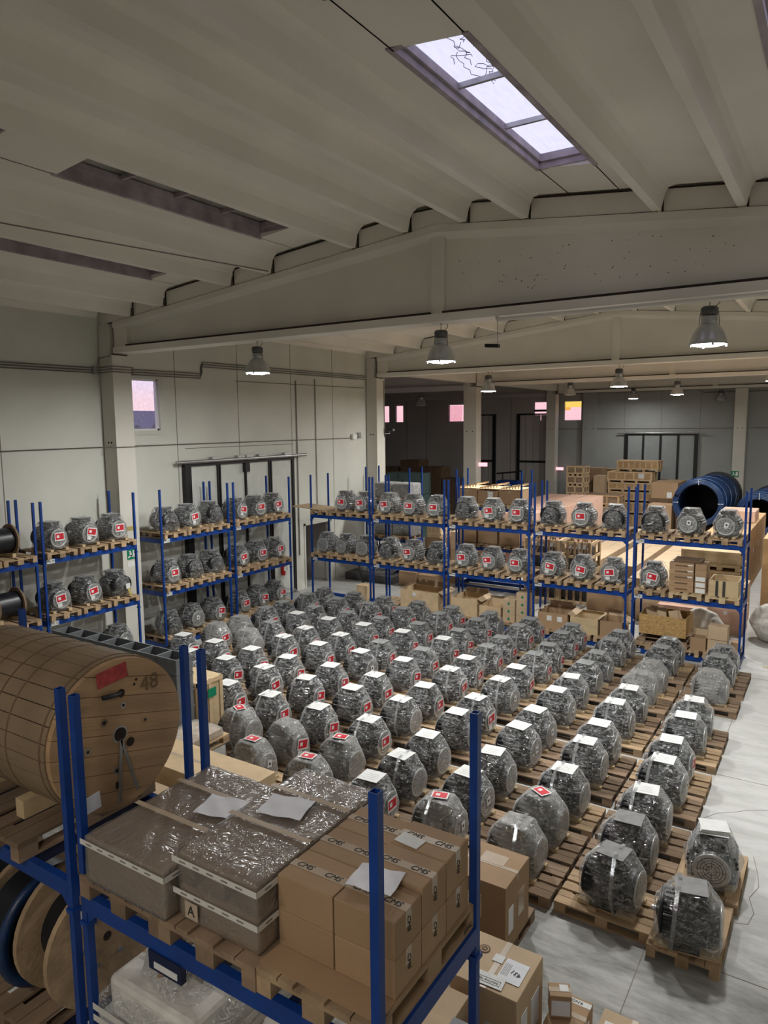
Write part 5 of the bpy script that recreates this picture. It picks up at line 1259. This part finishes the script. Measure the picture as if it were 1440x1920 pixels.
# CMS cartons: 2 columns x 3 rows, two layers
cx0 = [-2.475, -2.095]; cw = .372
cy0 = [2.74, 3.015, 3.29]; ch = .268
for a in range(2):
    for r in range(3):
        for h in range(2):
            z0 = 3.189+h*.208; z1 = z0+.206+(.02 if (h == 1 and a == 1 and r > 0) else 0)
            lab = 'brown CMS carton, %s column, %s row, %s layer on the pale pallet' % (('left', 'right')[a], ('front', 'middle', 'back')[r], ('bottom', 'top')[h])
            c = carton(cx0[a], cx0[a]+cw, cy0[r], cy0[r]+ch, z0, z1, lab, 'card', 'x', group='CMS cartons on the foreground pallet')
            if h == 1:
                for q in (-.1, .09): text(c, 'CMS', .055, (q, 0, z1-z0+.003), (0, 0, 0), 'ink', shear=.3)
            if a == 1: text(c, 'CMS', .045, (cw/2+.003, 0, .13), (PI/2, PI/2, PI/2), 'ink', shear=.3)
t = MB(); g_ = 8; vs = [((i/g_-.5)*.26, (j/g_-.5)*.21, .006*math.sin(i*1.1+j*.7)+.008) for i in range(g_+1) for j in range(g_+1)]
t.add(vs, [(i*(g_+1)+j, (i+1)*(g_+1)+j, (i+1)*(g_+1)+j+1, i*(g_+1)+j+1) for i in range(g_) for j in range(g_)], 'paperb', True)
tag(t.build('document_pouch', None, (-1.97, 2.95, 3.625), .15), 'white document pouch lying on the front CMS cartons', 'document')
t = MB(); t.box(-.08, .08, -.05, .05, 0, .003, 'paper'); tag(t.build('document_pouch', None, (-2.0, 3.36, 3.625), -.1), 'small white delivery slip on the back CMS cartons', 'document')
# ---- lower shelf of the foreground racks
pallet(-3.5, 3.15, 1.585, PI/2, 'woodold', 'pallet under the white film-wrapped bundle on the lower foreground shelf', 'pallets on the foreground rack')
t = thing('wrapped_bundle', 'white film-wrapped box of crumpled paper on the lower foreground shelf', 'wrapped bundle', (-3.47, 3.12, 1.73))
b = MB(); b.box(-.40, .38, -.5, .5, 0, .74, 'bag'); part('box', b, t, .04)
b = MB(); r_ = random.Random(4)
for i in range(14):
    x, y = r_.uniform(-.28, .28), r_.uniform(-.36, .36); s = r_.uniform(.12, .24); a_ = r_.uniform(0, 6)
    b.add([(x+s*math.cos(a_), y+s*math.sin(a_), .76+r_.uniform(0, .1)), (x+s*math.cos(a_+2), y+s*math.sin(a_+2), .75+r_.uniform(0, .16)), (x+s*math.cos(a_+4), y+s*math.sin(a_+4), .76+r_.uniform(0, .1)), (x, y, .74)], [(0, 1, 2), (0, 3, 1), (1, 3, 2), (2, 3, 0)], ('paper', 'card', 'paperb')[i % 3])
part('crumpled_paper', b, t)
me = hull_film([(sx*.46, sy*.56, z) for sx in (-1, 1) for sy in (-1, 1) for z in (0, .62)]+[(0, .1, .92), (.1, -.2, .90)], 'film', 31, .03, .03, 5); o = bpy.data.objects.new('film', me); col.objects.link(o); o.parent = t
b = MB()
for z in (.46, .54): b.box(-.47, .47, -.575, -.572, z-.022, z+.022, 'whitetape').box(.472, .475, -.57, .57, z-.022, z+.022, 'whitetape')
part('printed_tape', b, t)
b = MB(); b.box(-.15, .13, -.02, .02, -.02, .10, 'bluedk').box(-.10, .10, -.024, -.02, .0, .04, 'paper'); o = tag(b.build('shelf_bracket', None, (-3.19, 2.56, 2.83)), 'blue hanging bracket with label under the foreground top beam', 'bracket')
t = drum('cable_drum', 'pale wooden cable drum standing behind the foreground uprights on lower shelf', (-4.69, 3.05, 1.73+.49), .49, .42, .30, 'wood', 'cable', 0)
b = MB()
for a_ in range(6): b.lathe([(.022, .212), (.022, .222)], 'steel', 10, 'X', (0, .2*math.cos(a_*1.047), .2*math.sin(a_*1.047)))
part('bolts', b, t); b = MB(); b.cb(.215, -.15, .28, .004, .18, .12, 'paperb', 0, 0, .2); part('paper_label', b, t)
t = drum('cable_drum', 'black cable drum with raw wooden flanges at left of lower foreground shelf', (-5.62, 3.0, 1.73+.45), .45, .55, .36, 'wood', 'cable', .0)
b = MB(); b.lathe([(.44, -.03), (.46, 0), (.44, .03), (.38, .03), (.38, -.03), (.44, -.03)], 'hose', 36, 'X'); b.lathe([(.40, -.28), (.38, -.02)], 'cable', 30, 'X'); tag(b.build('blue_reel', None, (-5.0, 2.95, 1.73+.46)), 'blue-rimmed cable reel behind the foreground uprights', 'cable reel')
for n, x in enumerate((-5.9, -5.08)): pallet(x, 3.1, 1.585, PI/2, 'woodold', 'pallet on the lower left foreground shelf, %s one' % ('left', 'right')[n], 'pallets on the foreground rack')
for n, x in enumerate((-5.9, -5.08, -3.5, -2.6)): pallet(x, 3.1, .14, PI/2, 'woodold', 'pallet at floor level of the foreground racks, %s from left' % ORD[n], 'pallets on the foreground rack')
carton(-2.95, -1.85, 2.75, 3.5, 1.62, 2.1, 'deep brown carton on lower shelf beneath the CMS cartons', 'card')
sack('crumpled_bag', 'white crumpled bag beside the wrapped bundle on lower foreground shelf', (-2.62, 3.1, 2.11), .28, .3, .3, 'bag', 17, 'bag')
# ---- cartons on the floor in front
c = carton(-3.53, -2.86, 6.85, 7.55, .144, .95, 'taped brown carton with patches on a pallet behind the foreground upright', 'card', 'x', lab=[('T', 0, .1, .3, .2, 'tape'), ('R', .1, .4, .18, .3, 'tape'), ('R', -.2, .35, .14, .3, 'paperb')])
pallet(-3.25, 7.2, 0, PI/2, 'woodold', 'pallet under the taped brown carton behind the foreground upright')
carton(-4.45, -3.75, 6.9, 7.6, 0, .85, 'whitish carton with green tape left of the taped brown carton', 'cratel', 'x', tk='green')
c = carton(-2.80, -2.14, 5.40, 6.05, .1, 1.0, 'large carton with ROUTINE TEST slip and 431 sheet on the floor', 'cardlite', 'y', lab=[('R', -.15, .55, .14, .25, 'paperb'), ('R', .12, .5, .2, .34, 'paperb'), ('F', .1, .5, .14, .16, 'paper')])
Zc = .903
b = MB(); b.cb(.17, -.02, 0, .22, .28, .002, 'paperb', -.0); p_ = part('document', b, c, loc=(0, 0, Zc+.002), rz=0); text(c, '431', .07, (.2, -.03, Zc+.005), (0, 0, PI*.9), 'ink')
for i in range(5): b = MB(); b.box(.075+i*.014, .079+i*.014, -.1, .06, Zc+.0035, Zc+.004, 'groove'); part('printed_line', b, c)
b = MB(); b.cb(.01, -.22, Zc+.006, .30, .15, .002, 'paper', .05); part('document', b, c)
b = MB(); mt = Matrix.Translation((.01, -.235, Zc+.008)) @ Matrix.Rotation(.05, 4, 'Z')
for q in ((-.12, .12, -.030, -.027), (-.12, .12, .027, .030), (-.12, -.117, -.03, .03), (.117, .12, -.03, .03)): b.box(*q, 0, .001, 'ink', mt)
part('printed_frame', b, c); text(c, 'ROUTINE TEST', .03, (.01, -.235, Zc+.0085), (0, 0, PI+.05), 'ink')
b = MB(); b.cb(-.01, .07, Zc+.003, .10, .10, .002, 'paper', 0); part('document', b, c)
b = MB(); mt = Matrix.Translation((-.2, .12, Zc+.002)); b.lathe([(.055, 0), (.055, .001)], 'carddk', 28, 'Z', (-.18, .12, Zc+.001)); b.lathe([(.042, 0), (.042, .001)], 'cardlite', 28, 'Z', (-.18, .12, Zc+.002)); b.lathe([(.032, 0), (.032, .001)], 'carddk', 28, 'Z', (-.18, .12, Zc+.003)); b.box(-.2, -.16, .115, .125, Zc+.004, Zc+.005, 'cardlite'); part('printed_emblem', b, c)
text(c, 'S', .06, (-.18, .03, Zc+.002), (0, 0, PI/2), 'carddk')
pallet(-2.47, 5.73, -.045, 0, 'woodold', 'pallet under the ROUTINE TEST carton') if False else None
b = MB(); b.box(-.3, .3, -.3, .3, 0, .099, 'woodold'); tag(b.build('wooden_box', None, (-2.47, 5.73, 0)), 'dark low wooden box under the ROUTINE TEST carton', 'box')
carton(-3.15, -2.55, 4.6, 5.3, 0, .95, 'pale carton with plastic pouch under the foreground rack end', 'cardlite', 'y', lab=[('T', -.05, .1, .22, .3, 'paperb')])
c = carton(-2.55, -2.05, 4.45, 5.0, 0, .98, 'grey-topped carton left below the ROUTINE TEST carton', 'tool', None, seam=False)
c = carton(-2.05, -1.72, 5.82, 6.28, 0, .53, 'brown carton printed KNORR at the bottom edge', 'card', 'x', lab=[('R', 0, .3, .2, .3, 'paperb')]); text(c, 'KNORR', .05, (0, .17, .534), (0, 0, PI), 'ink'); b = MB(); b.box(-.165, .165, .135, .2, .531, .532, 'paper'); part('printed_tape', b, c)
c = carton(-2.06, -1.86, 5.93, 6.1, .54, .76, 'small carton with white label standing on the KNORR carton', 'card', 'x', lab=[('T', .04, .02, .08, .08, 'paper'), ('F', .0, .1, .17, .15, 'paperb')], rz=.45)
carton(-2.12, -1.78, 5.25, 5.78, 0, .5, 'carton with shiny pouch left in front of the KNORR carton', 'card', 'y', lab=[('T', -.05, .1, .12, .16, 'paperb')])
carton(-1.68, -1.08, 5.85, 6.55, 0, .30, 'low carton with white label at the bottom edge right', 'cardlite', 'y', lab=[('T', -.15, .1, .2, .2, 'paper')])
